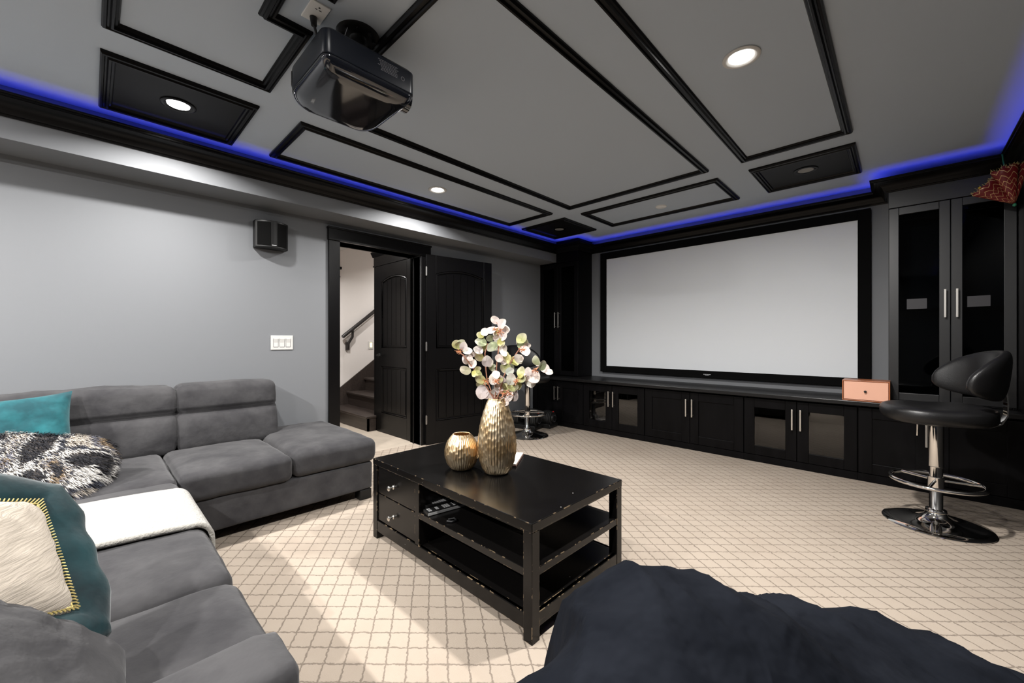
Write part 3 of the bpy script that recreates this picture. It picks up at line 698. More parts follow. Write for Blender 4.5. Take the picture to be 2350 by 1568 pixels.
# ------------------------------------------------------------------ eucalyptus branches
RGT = Vector((cos(YAW), sin(YAW), 0)); DEP = Vector((-sin(YAW), cos(YAW), 0))
CRE = [(.80, .68, .62), (.76, .70, .64), (.82, .72, .68), (.70, .62, .60)]
GRN = [(.52, .50, .16), (.45, .46, .20), (.58, .54, .24), (.38, .43, .25), (.60, .56, .38)]
GRY = [(.52, .56, .48), (.60, .60, .52)]
def branch(label, stem, leaves, depth, blossoms):
    """stem / leaves: (right, up) in metres from the vase mouth; depth leans the branch away (+) or forward (-)"""
    base = Vector((VX, VY, tz + .372))
    o = thing('eucalyptus_branch', label, 'branch', tuple(base), 0, 'eucalyptus in the tall vase')
    def P(r, u, jit=0): return base + RGT * r + Vector((0, 0, u)) + DEP * (depth * max(0, u) + jit)
    pts = [P(stem[0][0] * .3, -.14)] + [P(r, u) for r, u in stem]
    MB().ring_tube(pts, [.0032] * (len(pts) - 1) + [.0016], 7).build('stem', M['stem'], o, smooth=60)
    mb = MB(); cols = []
    full = list(leaves)
    for (r, u, sz, kind) in leaves:
        q = random.Random(int((r + 9) * 3e4 + u * 1e4))
        if q.random() < .55: full.append((r + q.uniform(-.022, .022), u + q.uniform(-.022, .016), sz * q.uniform(.65, .9), q.choice((kind, 'c', 'g'))))
    for (r, u, sz, kind) in full:
        rr = random.Random(int((r + 5) * 1e4) + int((u + 3) * 1e3))
        cen = P(r, u, rr.uniform(-.03, .03))
        nrm = (-DEP * 1.0 + RGT * rr.uniform(-.7, .7) + Vector((0, 0, rr.uniform(-.5, .8)))).normalized()
        near = min(pts[1:], key=lambda p: (p - cen).length)
        ax = (cen - near); ax = ax if ax.length > .004 else Vector((rr.uniform(-1, 1), rr.uniform(-1, 1), .6))
        mtx = frame_mtx(cen, ax, nrm); s = sz * rr.uniform(1.02, 1.22); asp = rr.uniform(.75, 1.0); cup = rr.uniform(-.25, .3); fold = rr.uniform(0, .35)
        nr, ns = 5, 18; vs = []
        for i in range(nr):
            rad = i / (nr - 1)
            for k in range(ns):
                w = 2 * pi * k / ns; x, y = rad * cos(w), rad * sin(w) * asp
                if x > 0: y *= 1 - .22 * x * x
                z = cup * (x * x) + fold * abs(y) + .06 * sin(3 * w + sz * 900) * rad
                vs.append(mtx @ Vector((x * s, y * s, z * s)))
        fs = [(i * ns + k, i * ns + (k + 1) % ns, (i + 1) * ns + (k + 1) % ns, (i + 1) * ns + k) for i in range(nr - 1) for k in range(ns)]
        mb._add(vs, fs)
        ca = rr.choice({'c': CRE, 'g': GRN, 'y': GRY}[kind]); cb = rr.choice(CRE if kind != 'c' else [(.66, .52, .44), (.80, .74, .60)])
        for i in range(nr - 1):
            for k in range(ns):
                t = smooth01((cos(2 * pi * (k + .5) / ns) * .5 + .5) * (.3 + .7 * i / nr)) * .55
                cols.append(tuple(ca[q] * (1 - t) + cb[q] * t for q in range(3)))
        # petiole
    fo = mb.build('foliage', M['leaf'], o, smooth=180, fix=False); color_faces(fo, cols)
    if blossoms:
        bl = MB()
        for (r, u) in blossoms:
            cen = P(r, u, -.03)
            for q in range(22):
                rr = random.Random(q * 77 + int(r * 1e4))
                d = Vector((rr.uniform(-1, 1), rr.uniform(-1, 1), rr.uniform(-.6, 1))).normalized() * rr.uniform(.010, .024)
                bl.ring_tube([cen, cen + d * .6 + Vector((0, 0, .002)), cen + d], [.0012, .0011, .0020], 4)
        bl.build('blossom', M['blossom'], o, label='orange thread-like blossom')
    return o
K = 2.057 / 929.2
def px(x, y): return ((1000 + x / 3.483 - 1142) * K, (912 - (680 + y / 3.483)) * K)
def LV(*a): return [(*px(x, y), s * K / 3.483, k) for (x, y, s, k) in a]
branch('eucalyptus branch arching furthest to the left', [px(470, 800), px(400, 690), px(320, 575), px(225, 450), px(160, 415)],
       LV((172, 367, 36, 'g'), (210, 362, 34, 'g'), (240, 385, 36, 'c'), (268, 418, 36, 'y'), (248, 492, 38, 'c'), (302, 525, 42, 'c'), (243, 573, 44, 'g'), (350, 610, 36, 'g'), (335, 575, 30, 'g')), -.06, [px(205, 425)])
branch('eucalyptus branch second from the left with yellow-green leaves', [px(470, 800), px(415, 650), px(402, 540), px(398, 440), px(420, 360)],
       LV((365, 350, 44, 'g'), (372, 388, 42, 'g'), (352, 463, 42, 'g'), (415, 500, 40, 'c'), (436, 518, 36, 'c'), (365, 640, 38, 'g'), (358, 685, 36, 'g'), (378, 748, 50, 'c'), (455, 560, 28, 'g')), .04, [px(405, 660)])
branch('tallest eucalyptus branch, standing upright in the middle', [px(480, 800), px(488, 600), px(497, 480), px(515, 340), px(520, 250), px(490, 190)],
       LV((475, 170, 43, 'c'), (535, 205, 42, 'c'), (395, 270, 34, 'c'), (448, 255, 38, 'c'), (492, 270, 42, 'c'), (555, 250, 36, 'c'), (437, 318, 36, 'g'), (492, 322, 38, 'c'), (545, 305, 36, 'c'), (457, 385, 42, 'g'), (497, 375, 42, 'y'), (540, 405, 38, 'c'), (530, 355, 34, 'g'), (517, 475, 34, 'c'), (548, 440, 28, 'c')), .02, [px(480, 255), px(520, 270)])
branch('eucalyptus branch leaning right with a pale green tip', [px(500, 800), px(550, 620), px(600, 520), px(650, 440), px(690, 380)],
       LV((697, 325, 40, 'g'), (702, 360, 44, 'g'), (715, 425, 42, 'c'), (738, 378, 26, 'c'), (667, 485, 38, 'c'), (635, 507, 38, 'g'), (575, 482, 42, 'g'), (592, 560, 44, 'y'), (560, 558, 42, 'g'), (530, 640, 36, 'c')), .05, [px(700, 410)])
branch('eucalyptus branch reaching furthest to the right', [px(520, 800), px(600, 720), px(680, 650), px(760, 590), px(830, 545)],
       LV((805, 495, 40, 'g'), (850, 530, 38, 'g'), (880, 560, 36, 'c'), (785, 625, 52, 'c'), (765, 668, 48, 'y'), (690, 590, 38, 'g'), (690, 640, 36, 'g'), (722, 632, 36, 'c'), (742, 580, 34, 'c'), (655, 695, 40, 'g')), -.06, [px(800, 575), px(650, 660)])
branch('short eucalyptus sprig drooping over the front of the vase mouth', [px(490, 800), px(520, 745), px(560, 735), px(610, 760)],
       LV((445, 775, 40, 'c'), (482, 742, 36, 'c'), (505, 715, 40, 'c'), (570, 720, 42, 'g'), (620, 775, 50, 'c'), (555, 822, 36, 'c'), (608, 640, 44, 'y'), (630, 675, 38, 'g'), (470, 645, 44, 'c'), (487, 605, 36, 'c'), (540, 700, 38, 'g')), -.10, [px(490, 660), px(600, 760), px(545, 760)])

# ------------------------------------------------------------------ bar stools
def stool(name_label, loc, rz):
    """local: seat faces +x"""
    o = thing('bar_stool', name_label, 'stool', loc, rz, 'bar stools by the base cabinets')
    Rb = .243
    MB().lathe([(Rb, 0), (Rb + .002, .006), (Rb - .004, .012), (.19, .018), (.12, .026), (.075, .040), (.052, .060), (.045, .080)], seg=64).build('base', M['chrome'], o, local=True, smooth=40)
    MB().lathe([(.046, .078), (.050, .084), (.047, .094), (.032, .098), (.0305, .100), (.0305, .370)], seg=40).build('column', M['chrome'], o, local=True, smooth=40)
    MB().lathe([(.0335, .352), (.0345, .356), (.0345, .60)], seg=40).build('gas_lift_sleeve', M['chrome'], o, local=True, smooth=40)
    fr = MB(); rr = .205; zz = .262
    fr.ring_tube([(rr * cos(2 * pi * k / 56), rr * sin(2 * pi * k / 56), zz) for k in range(56)], .0115, 12, closed=True)
    for a in (65, 185, 305): fr.ring_tube([(.035 * cos(R(a)), .035 * sin(R(a)), zz + .008), (rr * cos(R(a)), rr * sin(R(a)), zz)], .008, 10)
    fr.lathe([(.031, zz - .035), (.038, zz - .033), (.038, zz + .028), (.031, zz + .030)], seg=32)
    fr.build('footrest', M['chrome'], o, local=True, smooth=50)
    # seat: rounded, slightly dished cushion
    def seat(a, b):
        w = 2 * pi * a; ph = -pi / 2 + pi * b
        ex = abs(cos(ph)) ** .48; x0, y0 = cos(w), sin(w)
        k = (abs(x0) ** 2.6 + abs(y0) ** 2.6) ** (-1 / 2.6)
        x, y = .245 * k * x0 * ex, .240 * k * y0 * ex
        z = .676 + .062 * math.copysign(abs(sin(ph)) ** .8, sin(ph))
        rr_ = hypot(x, y) / .22
        if ph > 0: z += -.018 * (1 - rr_ * rr_) + .010 * (x < 0) * (-x / .2)
        else: z += .012 * (1 - rr_)
        return (x + .005, y, z)
    s_ = MB().grid(seat, 64, 22, wrapu=True).build('seat', M['leather'], o, local=True, smooth=180)
    sm = MB().ring_tube([((.224 * (abs(cos(2 * pi * k / 72)) ** 2.6 + abs(sin(2 * pi * k / 72)) ** 2.6) ** (-1 / 2.6)) * cos(2 * pi * k / 72) + .005, (.230 * (abs(cos(2 * pi * k / 72)) ** 2.6 + abs(sin(2 * pi * k / 72)) ** 2.6) ** (-1 / 2.6)) * sin(2 * pi * k / 72), .700) for k in range(72)], .0035, 6, closed=True)
    sm.build('piping', M['leather'], s_, local=True, smooth=60)
    MB().box(-.11, .11, -.09, .09, .612, .64).build('seat_plate', M['iron'], o, local=True, bevel=.006)
    # wrap-around back: thick curved shell, tallest at the rear, wings sweeping forward and down
    def back(a, b):
        ang = R(180 - 78 + 156 * a); e = abs(2 * a - 1)               # angle around the seat centre
        top = 1.062 - .115 * e ** 2.2; bot = .775 + .020 * e ** 2
        ph = 2 * pi * b; hh = (top - bot) / 2; mid = (top + bot) / 2
        cap = max(.0, 1 - e ** 5) ** .5
        th = .034 * (.30 + .70 * cap)
        ch = math.copysign(abs(cos(ph)) ** .7, cos(ph)); shh = math.copysign(abs(sin(ph)) ** .7, sin(ph))
        rad = .240 + .03 * (mid + hh * cap * shh - .78) / .28 + th * ch
        return (rad * cos(ang), rad * sin(ang), mid + hh * (.25 + .75 * cap) * shh)
    bk_ = MB().grid(lambda a, b: back(b, a), 28, 49, wrapu=True)
    n0 = 49
    bk_.f.append(tuple(i * n0 for i in range(28))); bk_.f.append(tuple(i * n0 + 48 for i in range(27, -1, -1)))
    bk_.build('backrest', M['leather'], o, local=True, smooth=180)
    br = MB()
    path = [(-.15, .614), (-.215, .616), (-.262, .640), (-.285, .690), (-.286, .76), (-.280, .84)]
    for (ax_, az_), (bx_, bz_) in zip(path, path[1:]):
        br._add([(ax_, -.022, az_), (ax_, .022, az_), (bx_, .022, bz_), (bx_, -.022, bz_), (ax_ - .006, -.022, az_ - .004), (ax_ - .006, .022, az_ - .004), (bx_ - .006, .022, bz_ - .004), (bx_ - .006, -.022, bz_ - .004)],
                [(0, 1, 2, 3), (7, 6, 5, 4), (0, 3, 7, 4), (1, 5, 6, 2), (0, 4, 5, 1), (3, 2, 6, 7)])
    br.build('back_bracket', M['chrome'], o, local=True, smooth=60)
    lv = MB().ring_tube([(.02, -.06, .615), (.03, -.14, .605), (.035, -.175, .585), (.035, -.178, .50)], .006, 8)
    lv.build('height_lever', M['chrome'], o, local=True, smooth=60)
    return o
stool('black leather bar stool in front of the right tall cabinet', (.153, 3.560, 0), R(194))
stool('black leather bar stool beyond the coffee table, near the open door', (-3.165, 3.555, 0), R(-8))

# ------------------------------------------------------------------ dumbbells
def dumbbell(loc, rz, label):
    o = thing('adjustable_dumbbell', label, 'dumbbell', loc, rz, 'dumbbells in the left corner')
    MB().prism([(-.20, 0), (.20, 0), (.202, .03), (.19, .055), (-.19, .055), (-.202, .03)], -.105, .105, 'y').build('tray', M['plastic_black'], o, local=True, bevel=.008)
    for sg in (-1, 1):
        for k in range(6):
            x = sg * (.068 + .0215 * k); r = .098 - .003 * abs(k - 2)
            MB().cyl((x - .009, 0, .118), (x + .009, 0, .118), r, seg=36).build('weight_plate', M['rubber'], o, local=True, smooth=40, bevel=.003)
        d = MB().cyl((sg * .188, 0, .118), (sg * .206, 0, .118), .060, .052, seg=32).build('end_dial', M['plastic_black'], o, local=True, smooth=40)
        tk = MB()
        for k in range(12):
            a = R(30 * k); tk.box(-.002, .002, -.002, .002, .038, .046)
            tk.v[-8:] = [tuple(Matrix.Translation((sg * .2065, 0, .118)) @ Matrix.Rotation(a, 4, 'X') @ Vector(v)) for v in tk.v[-8:]]
        tk.build('dial_marks', M['mark_dim'], d, local=True)
        if sg > 0: MB().box(.180, .196, -.009, .009, .197, .210).build('lock_button', M['red_plastic'], o, local=True, bevel=.003, label='red button')
    MB().cyl((-.07, 0, .118), (.07, 0, .118), .017, seg=20).build('handle', M['rubber'], o, local=True, smooth=40)
    return o
dumbbell((-3.40, 4.075, 0), R(10), 'black adjustable dumbbell next to the base cabinet, rearmost of two')
dumbbell((-3.472, 3.865, 0), R(10), 'black adjustable dumbbell behind the far bar stool, nearer the door')

# ------------------------------------------------------------------ wall speaker, switches
sp = thing('wall_speaker', 'black curved-front speaker mounted on the left wall', 'speaker', (XL, 1.0, 1.85))
y0, y1, z0, z1 = .885, 1.120, 1.850, 2.062
def spx(y): t = (y - (y0 + y1) / 2) / ((y1 - y0) / 2); return XL + .070 + .055 * (1 - t * t)
poly = [(XL + .004, y0), (XL + .004, y1)] + [(spx(y1 - (y1 - y0) * k / 16), y1 - (y1 - y0) * k / 16) for k in range(17)]
MB().prism(poly, z0, z1, 'z').build('cabinet', M['plastic_black'], sp, bevel=.004)
for ya, yb in ((y0 + .012, y0 + .095), (y0 + .142, y1 - .014)):
    ring = [(ya + (yb - ya) * k / 8) for k in range(9)]
    g = MB().prism([(spx(y) - .004, y) for y in ring] + [(spx(y) + .0035, y) for y in ring[::-1]], z0 + .014, z1 - .014, 'z')
    g.build('grille', M['grille'], sp, bevel=.006, label='dark cloth grille')
MB().box(spx(1.0) - .002, spx(1.0) + .002, .988, 1.020, z0 + .016, z0 + .021).build('badge', M['mark'], sp)
MB().box(XL, XL + .02, .93, 1.07, 1.88, 2.03).build('wall_bracket', M['plastic_black'], sp)
pl = thing('switch_plate', 'white wall plate with three switches beside the doorway', 'switch', (XL, 1.095, 1.10))
MB().box(XL, XL + .006, 1.012, 1.178, 1.041, 1.159).build('plate', M['white_plastic'], pl, bevel=.002)
for k in range(3):
    yc = 1.049 + .046 * k
    rk = MB()
    rk.v = []
    prof_ = [(XL + .004, 1.066), (XL + .0075, 1.066), (XL + .007, 1.10), (XL + .012, 1.134), (XL + .004, 1.134)]
    n = len(prof_)
    rk._add([(x, yc - .016, z) for x, z in prof_] + [(x, yc + .016, z) for x, z in prof_], [tuple(range(n)), tuple(range(2 * n - 1, n - 1, -1))] + [(i, (i + 1) % n, n + (i + 1) % n, n + i) for i in range(n)])
    rk.build('rocker', M['white_plastic'], pl, bevel=.0008)
    MB().box(XL + .006, XL + .0066, yc - .0175, yc + .0175, 1.0620, 1.066).box(XL + .006, XL + .0068, yc - .0185, yc - .0165, 1.066, 1.134).box(XL + .006, XL + .0068, yc + .0165, yc + .0185, 1.066, 1.134).build('gap_line', M['mark_dim'], pl)

# ------------------------------------------------------------------ projector and its outlet
ol = thing('ceiling_outlet', 'white power outlet plate on the ceiling behind the projector', 'outlet', (-1.72, .64, H))
MB().box(-1.778, -1.660, .598, .673, H - .007, H).build('plate', M['bright_white'], ol, bevel=.002)
sk_ = MB()
for ax in (-1.748, -1.690):
    for (dx_, dy_, wx, wy) in ((-.006, .008, .0012, .005), (-.006, -.008, .0012, .004), (.008, 0, .003, .003)):
        sk_.box(ax + dx_ - wx, ax + dx_ + wx, .636 + dy_ - wy, .636 + dy_ + wy, H - .0085, H - .006)
sk_.build('socket_slots', M['dark_slot'], ol)
pj = thing('projector', 'glossy black projector hanging upside down from the ceiling', 'projector', (-1.757, .80, 2.18))
px0, px1, py0, py1, pz0, pz1 = -2.000, -1.562, .605, 1.010, 2.172, 2.318
def outline(inset=0, tp=0):
    x0, x1, ya, yb = px0 + inset, px1 - inset, py0 + inset, py1 - inset
    pts = []
    def arc_(cx, cy, r, a0, a1, n=8, ry=None):
        return [(cx + r * cos(R(a0 + (a1 - a0) * k / n)), cy + (ry or r) * sin(R(a0 + (a1 - a0) * k / n))) for k in range(n + 1)]
    pts += arc_(x1 - .03, ya + .03, .03, -90, 0)
    pts += arc_(x1 - .05, yb - .035, .05, 0, 90, ry=.035)
    pts += arc_(x0 + .10, yb - .06, .10, 90, 180, ry=.06)
    pts += arc_(x0 + .12, ya + .085, .12, 180, 270, ry=.085)
    return pts
def loft(levels):
    m = MB(); n = len(levels[0][0])
    for pts, z in levels: m.v += [(x, y, z) for x, y in pts]
    for i in range(len(levels) - 1):
        m.f += [(i * n + k, i * n + (k + 1) % n, (i + 1) * n + (k + 1) % n, (i + 1) * n + k) for k in range(n)]
    m.f += [tuple(range(n - 1, -1, -1)), tuple((len(levels) - 1) * n + k for k in range(n))]
    return m
zm = 2.212
loft([(outline(.002), zm), (outline(0), zm + .004), (outline(0), pz1 - .014), (outline(.010), pz1 - .002), (outline(.018), pz1)]).build('housing', M['proj_side'], pj, smooth=35, label='navy black side housing')
loft([(outline(.075), pz0 - .008), (outline(.050), pz0 - .006), (outline(.026), pz0 + .003), (outline(.010), pz0 + .018), (outline(.003), zm - .006), (outline(.004), zm)]).build('glossy_cover', M['gloss_black'], pj, smooth=60, label='mirror-gloss black cover facing down')
lens_c = (-1.66, py1 - .004, 2.225)
MB().cyl((lens_c[0], py1 - .03, lens_c[2]), (lens_c[0], py1 + .012, lens_c[2]), .042, .045, 32).build('lens', M['gloss_black'], pj, smooth=40)
mk = MB()
rz = random.Random(3)
for r_ in range(8):
    z = pz1 - .030 - r_ * .0058; y = py0 + .215 + rz.uniform(0, .02)
    while y < py0 + .305:
        w_ = rz.uniform(.004, .011); mk.box(px1 - .0002, px1 + .0006, y, y + w_, z, z + .0022); y += w_ + .002
mk.ring_tube([(px1 + .0004, py0 + .335 + .008 * cos(2 * pi * k / 16), pz1 - .062 + .008 * sin(2 * pi * k / 16)) for k in range(16)], .0012, 6, closed=True)
mk.build('rating_label', M['mark_dim'], pj, label='faint rows of small print on the side')
MB().box(-1.925, -1.918, .72, .752, pz0 + .0, pz0 + .004).build('badge', M['mark'], pj)
vt = MB()
for r_ in range(7):
    for k in range(14):
        a = R(206 + 3.6 * k); cx, cy = px0 + .12, py0 + .085
        x, y = cx + .1205 * cos(a), cy + .0855 * sin(a); z = 2.245 + r_ * .0075
        vt.box(x - .0022, x + .0022, y - .0022, y + .0022, z, z + .0032)
vt.build('vent_holes', M['dark_slot'], pj)
mt = MB().lathe([(0, 0), (.090, 0), (.090, -.006), (.078, -.012), (.035, -.014), (.030, -.020), (.030, -.045), (.024, -.050), (.024, -.135), (0, -.135)], (-1.722, .815, H), 40)
for k in range(8):
    a = R(45 * k + 20); mt.cyl((-1.722 + .066 * cos(a), .815 + .066 * sin(a), H - .010), (-1.722 + .066 * cos(a), .815 + .066 * sin(a), H - .019), .008, seg=8)
mt.box(-1.78, -1.66, .76, .87, pz1 - .002, pz1 + .012).ring_tube([(-1.78, .76, pz1 + .006), (-1.86, .68, pz1 + .004)], .010, 8).ring_tube([(-1.66, .87, pz1 + .006), (-1.60, .95, pz1 + .004)], .010, 8)
mt.build('ceiling_mount', M['iron'], pj, smooth=40, label='black pipe flange mount')
cd = MB().cyl((-1.748, .636, H - .007), (-1.75, .64, H - .040), .014, .011, 14).ring_tube([(-1.75, .64, H - .035), (-1.757, .655, H - .075), (-1.785, .672, H - .105), (-1.80, .69, H - .130), (-1.80, .71, pz1 + .002)], .0055, 8)
tag(cd.build('power_cord', M['cord'], smooth=50), 'short black power cord plugged into the ceiling outlet', 'cord')
zt = MB().box(-.0018, .0018, -.0006, .0006, 0, .10).xf(Matrix.Translation((-1.675, .715, pz1 + .005)) @ Matrix.Rotation(R(-14), 4, 'X') @ Matrix.Rotation(R(10), 4, 'Y'))
zt.build('cable_tie', M['mark'], pj, label='pale cable tie tail')

# ------------------------------------------------------------------ sectional sofa
sf = thing('sectional_sofa', 'large grey velvet L-shaped sectional sofa along the left wall', 'sofa', (-3.2, .3, 0))
def soft(mb, name, lab=None): return mb.build(name, M['sofa'], sf, smooth=180, label=lab)
AX = -2.712
soft(cushion(-3.64, AX, -.72, 1.392, .068, .262, r=.018, puff=0, n=16, wr=.002, side=.0), 'base')
soft(cushion(-2.75, -.89, -.72, .292, .068, .262, r=.018, puff=0, n=16, wr=.002), 'base')
soft(cushion(-3.655, -2.690, .868, 1.420, .255, .425, r=.055, puff=.022, n=18, wr=.004, side=.004), 'ottoman_cushion')
soft(cushion(-3.40, -2.685, .318, .864, .255, .410, r=.042, puff=.028, n=18, wr=.004, side=.004), 'seat_cushion')
soft(cushion(-3.40, -2.665, -.40, .312, .252, .408, r=.045, puff=.022, n=18, wr=.004), 'seat_cushion')
for xa, xb in ((-2.662, -2.064), (-2.060, -1.466), (-1.462, -.874)):
    soft(cushion(xa, xb, -.40, .308, .252, .412, r=.050, puff=.020, n=18, wr=.004, side=.003), 'seat_cushion')
soft(cushion(-.870, -.722, -.72, .250, .066, .580, r=.030, puff=.006, n=16, wr=.003), 'armrest')
soft(cushion(-3.66, -3.52, -.74, .93, .07, .70, r=.03, puff=.0, n=12, wr=.002), 'back_frame')
soft(cushion(-3.66, -.88, -.84, -.70, .07, .70, r=.03, puff=.0, n=12, wr=.002), 'back_frame')
def back_block(x0, x1, wr, n=26):
    """upright back cushion in (depth, width, height) with one stitched crease across the face"""
    m = cushion(-.125, .125, x0, x1, .385, .818, r=.046, puff=.012, n=n, wr=wr, ws=8, side=.010)
    out = []
    for (a, b_, z) in m.v:
        zc = .640 + .006 * N((b_ * 5, 1, 1))
        dip = math.exp(-((z - zc) / .011) ** 2) * .030 + math.exp(-((z - zc) / .045) ** 2) * .010
        if a > .02: a -= dip * smooth01((a - .02) / .06)
        a += .010 * (1 - ((z - .53) / .11) ** 2) * (a > .05) * (abs(z - .53) < .11)
        out.append((a - .20 * (z - .40), b_, z))
    m.v = out
    return m
def back_cushion(y0, y1, wr=.005):
    m = back_block(y0, y1, wr); m.v = [(a - 3.462, b_, z) for a, b_, z in m.v]
    return soft(m, 'back_cushion')
back_cushion(.392, .975)
back_cushion(-.42, .386, wr=.011)
def back_cushion_b(x0, x1):
    m = back_block(x0, x1, .006, 18); m.v = [(b_, a - .475, z) for a, b_, z in m.v]
    return soft(m, 'back_cushion')
for xa, xb in ((-3.30, -2.07), (-2.062, -1.47), (-1.462, -.90)): back_cushion_b(xa, xb)
for (lx, ly) in ((-2.80, 1.30), (-3.56, 1.30), (-2.80, .20), (-.99, .20), (-3.56, -.6), (-.99, -.6)):
    MB().prism([(lx, ly), (lx + .085, ly), (lx + .085, ly + .085), (lx, ly + .085)], 0, .07, 'z').build('leg', M['plastic_black'], sf, bevel=.006, label='black block leg')

# loose grey cushion by the armrest
gc = pillow(.41, .41, .20, 26, .04, .006, seed=4, rnd=.13)
gc.xf(frame_mtx((-1.040, -.125, .520), (0, .7, -.7), (.10, .70, .70)))
g_ = weld(gc.build('scatter_cushion', M['sofa'], smooth=180)); tag(g_, 'plump grey cushion on the sofa beside the near armrest', 'cushion')

# throw
def throw():
    prof = []
    for k in range(40):
        t = k / 39; y = -.37 + .66 * t
        prof.append((y, .4365 + .020 * (1 - ((y + .04) / .36) ** 2) if abs(y + .04) < .36 else .4365))
    pts = [(-.36 + .62 * k / 30, 0) for k in range(31)]
    path = []
    for y, _ in pts:
        path.append((y, .4165 + .022 * max(0, 1 - ((y + .046) / .354) ** 2)))
    for k in range(1, 13):
        a = R(90 - 90 * k / 12); path.append((.258 + .061 * cos(a), .363 + .061 * sin(a)))
    for k in range(1, 5): path.append((.320, .363 - .012 * k))
    xs = [-2.42 + .525 * i / 26 for i in range(27)]
    def fn(a, b):
        i = b * (len(path) - 1); k = min(int(i), len(path) - 2); u = i - k
        y = path[k][0] * (1 - u) + path[k + 1][0] * u; z = path[k][1] * (1 - u) + path[k + 1][1] * u
        x = -2.415 + .52 * a + .010 * N((0, y * 4, 3)) + .012 * (y < .1) * (.1 - y)
        e = .004 * N((x * 7, y * 7, z * 7))
        valley = 1.0
        return (x, y + .003, z + .006 + e)
    return MB().grid(fn, 27, 70)
th = throw().build('throw_blanket', M['throw'], smooth=180, solid=.016); tag(th, 'cream fleece throw draped across the sofa seat', 'blanket')

# teal pillow against the left back
tp = pillow(.50, .47, .15, 26, .10, .006, seed=1)
tp.xf(frame_mtx((-3.245, -.300, .612), (-.10, .98, .045), (.90, .12, .42)))
tag(weld(tp.build('scatter_cushion', M['teal'], smooth=180)), 'plain teal velvet cushion leaning on the left sofa back', 'cushion')
# fur pillow
def fur_pillow():
    o = thing('fur_cushion', 'patchy black, white and tan faux fur cushion on the corner seat', 'cushion', (-2.92, -.13, .45))
    mtx = frame_mtx((-2.930, -.225, .495), (.38, .90, -.12), (.55, -.10, .83))
    base = pillow(.62, .42, .22, 30, .03, .004, seed=9, rnd=.17).xf(mtx)
    bo = weld(base.build('pillow_body', mat('fur_backing', (.20, .17, .15), .9), o, smooth=180))
    me = bo.data; rng = random.Random(11)
    tris = []
    me.calc_loop_triangles()
    areas = []; acc = 0
    for t in me.loop_triangles: acc += t.area; areas.append(acc)
    import bisect
    off = Vector(o.location)
    PAL = [(.50, .45, .39), (.014, .014, .018), (.21, .15, .09), (.58, .56, .53), (.035, .038, .052), (.32, .25, .18), (.13, .13, .155)]
    mb = MB(); cols = []
    comb = Vector((.30, .42, -.55))
    for q in range(26000):
        t = me.loop_triangles[bisect.bisect(areas, rng.random() * acc) % len(areas)]
        a, b_ = rng.random(), rng.random()
        if a + b_ > 1: a, b_ = 1 - a, 1 - b_
        A, B, C_ = (me.vertices[i].co for i in t.vertices)
        p = A + (B - A) * a + (C_ - A) * b_; nn = t.normal
        lp = mtx.inverted() @ (p + off)
        sx_, sy_ = lp.x * 1.0, lp.y * 1.0
        wv = N((sx_ * 7 + 3, sy_ * 7, 1.3)) * .8
        cell = N((sx_ * 7.5 + wv, sy_ * 4.2 + wv, 7.7)) * .85 + .5 + N((sx_ * 20, sy_ * 12, 2.1)) * .08
        idx = int(max(0, min(.999, (cell - .18) / .64)) * 7); idx = [1, 3, 4, 0, 6, 2, 1][idx]
        c0 = PAL[idx]; k = rng.uniform(.8, 1.15); c0 = tuple(min(.9, v * k) for v in c0)
        d = (nn * .75 + comb * .75 + Vector((rng.uniform(-.3, .3), rng.uniform(-.3, .3), rng.uniform(-.2, .2)))).normalized()
        L = rng.uniform(.024, .050); side = d.cross(nn)
        if side.length < 1e-4: continue
        side = side.normalized() * rng.uniform(.0009, .0018)
        m_ = p + d * L * .55; e_ = p + d * L * .85 + comb.normalized() * L * .3 - nn * L * .1
        mb._add([p - side + off, p + side + off, m_ + side * .8 + off, m_ - side * .8 + off, e_ + off], [(0, 1, 2, 3), (3, 2, 4)])
        cols += [c0, c0]
    fo = mb.build('fur', M['fur'], o, smooth=180, fix=False); fo['kind'] = 'stuff'; color_faces(fo, cols)
fur_pillow()

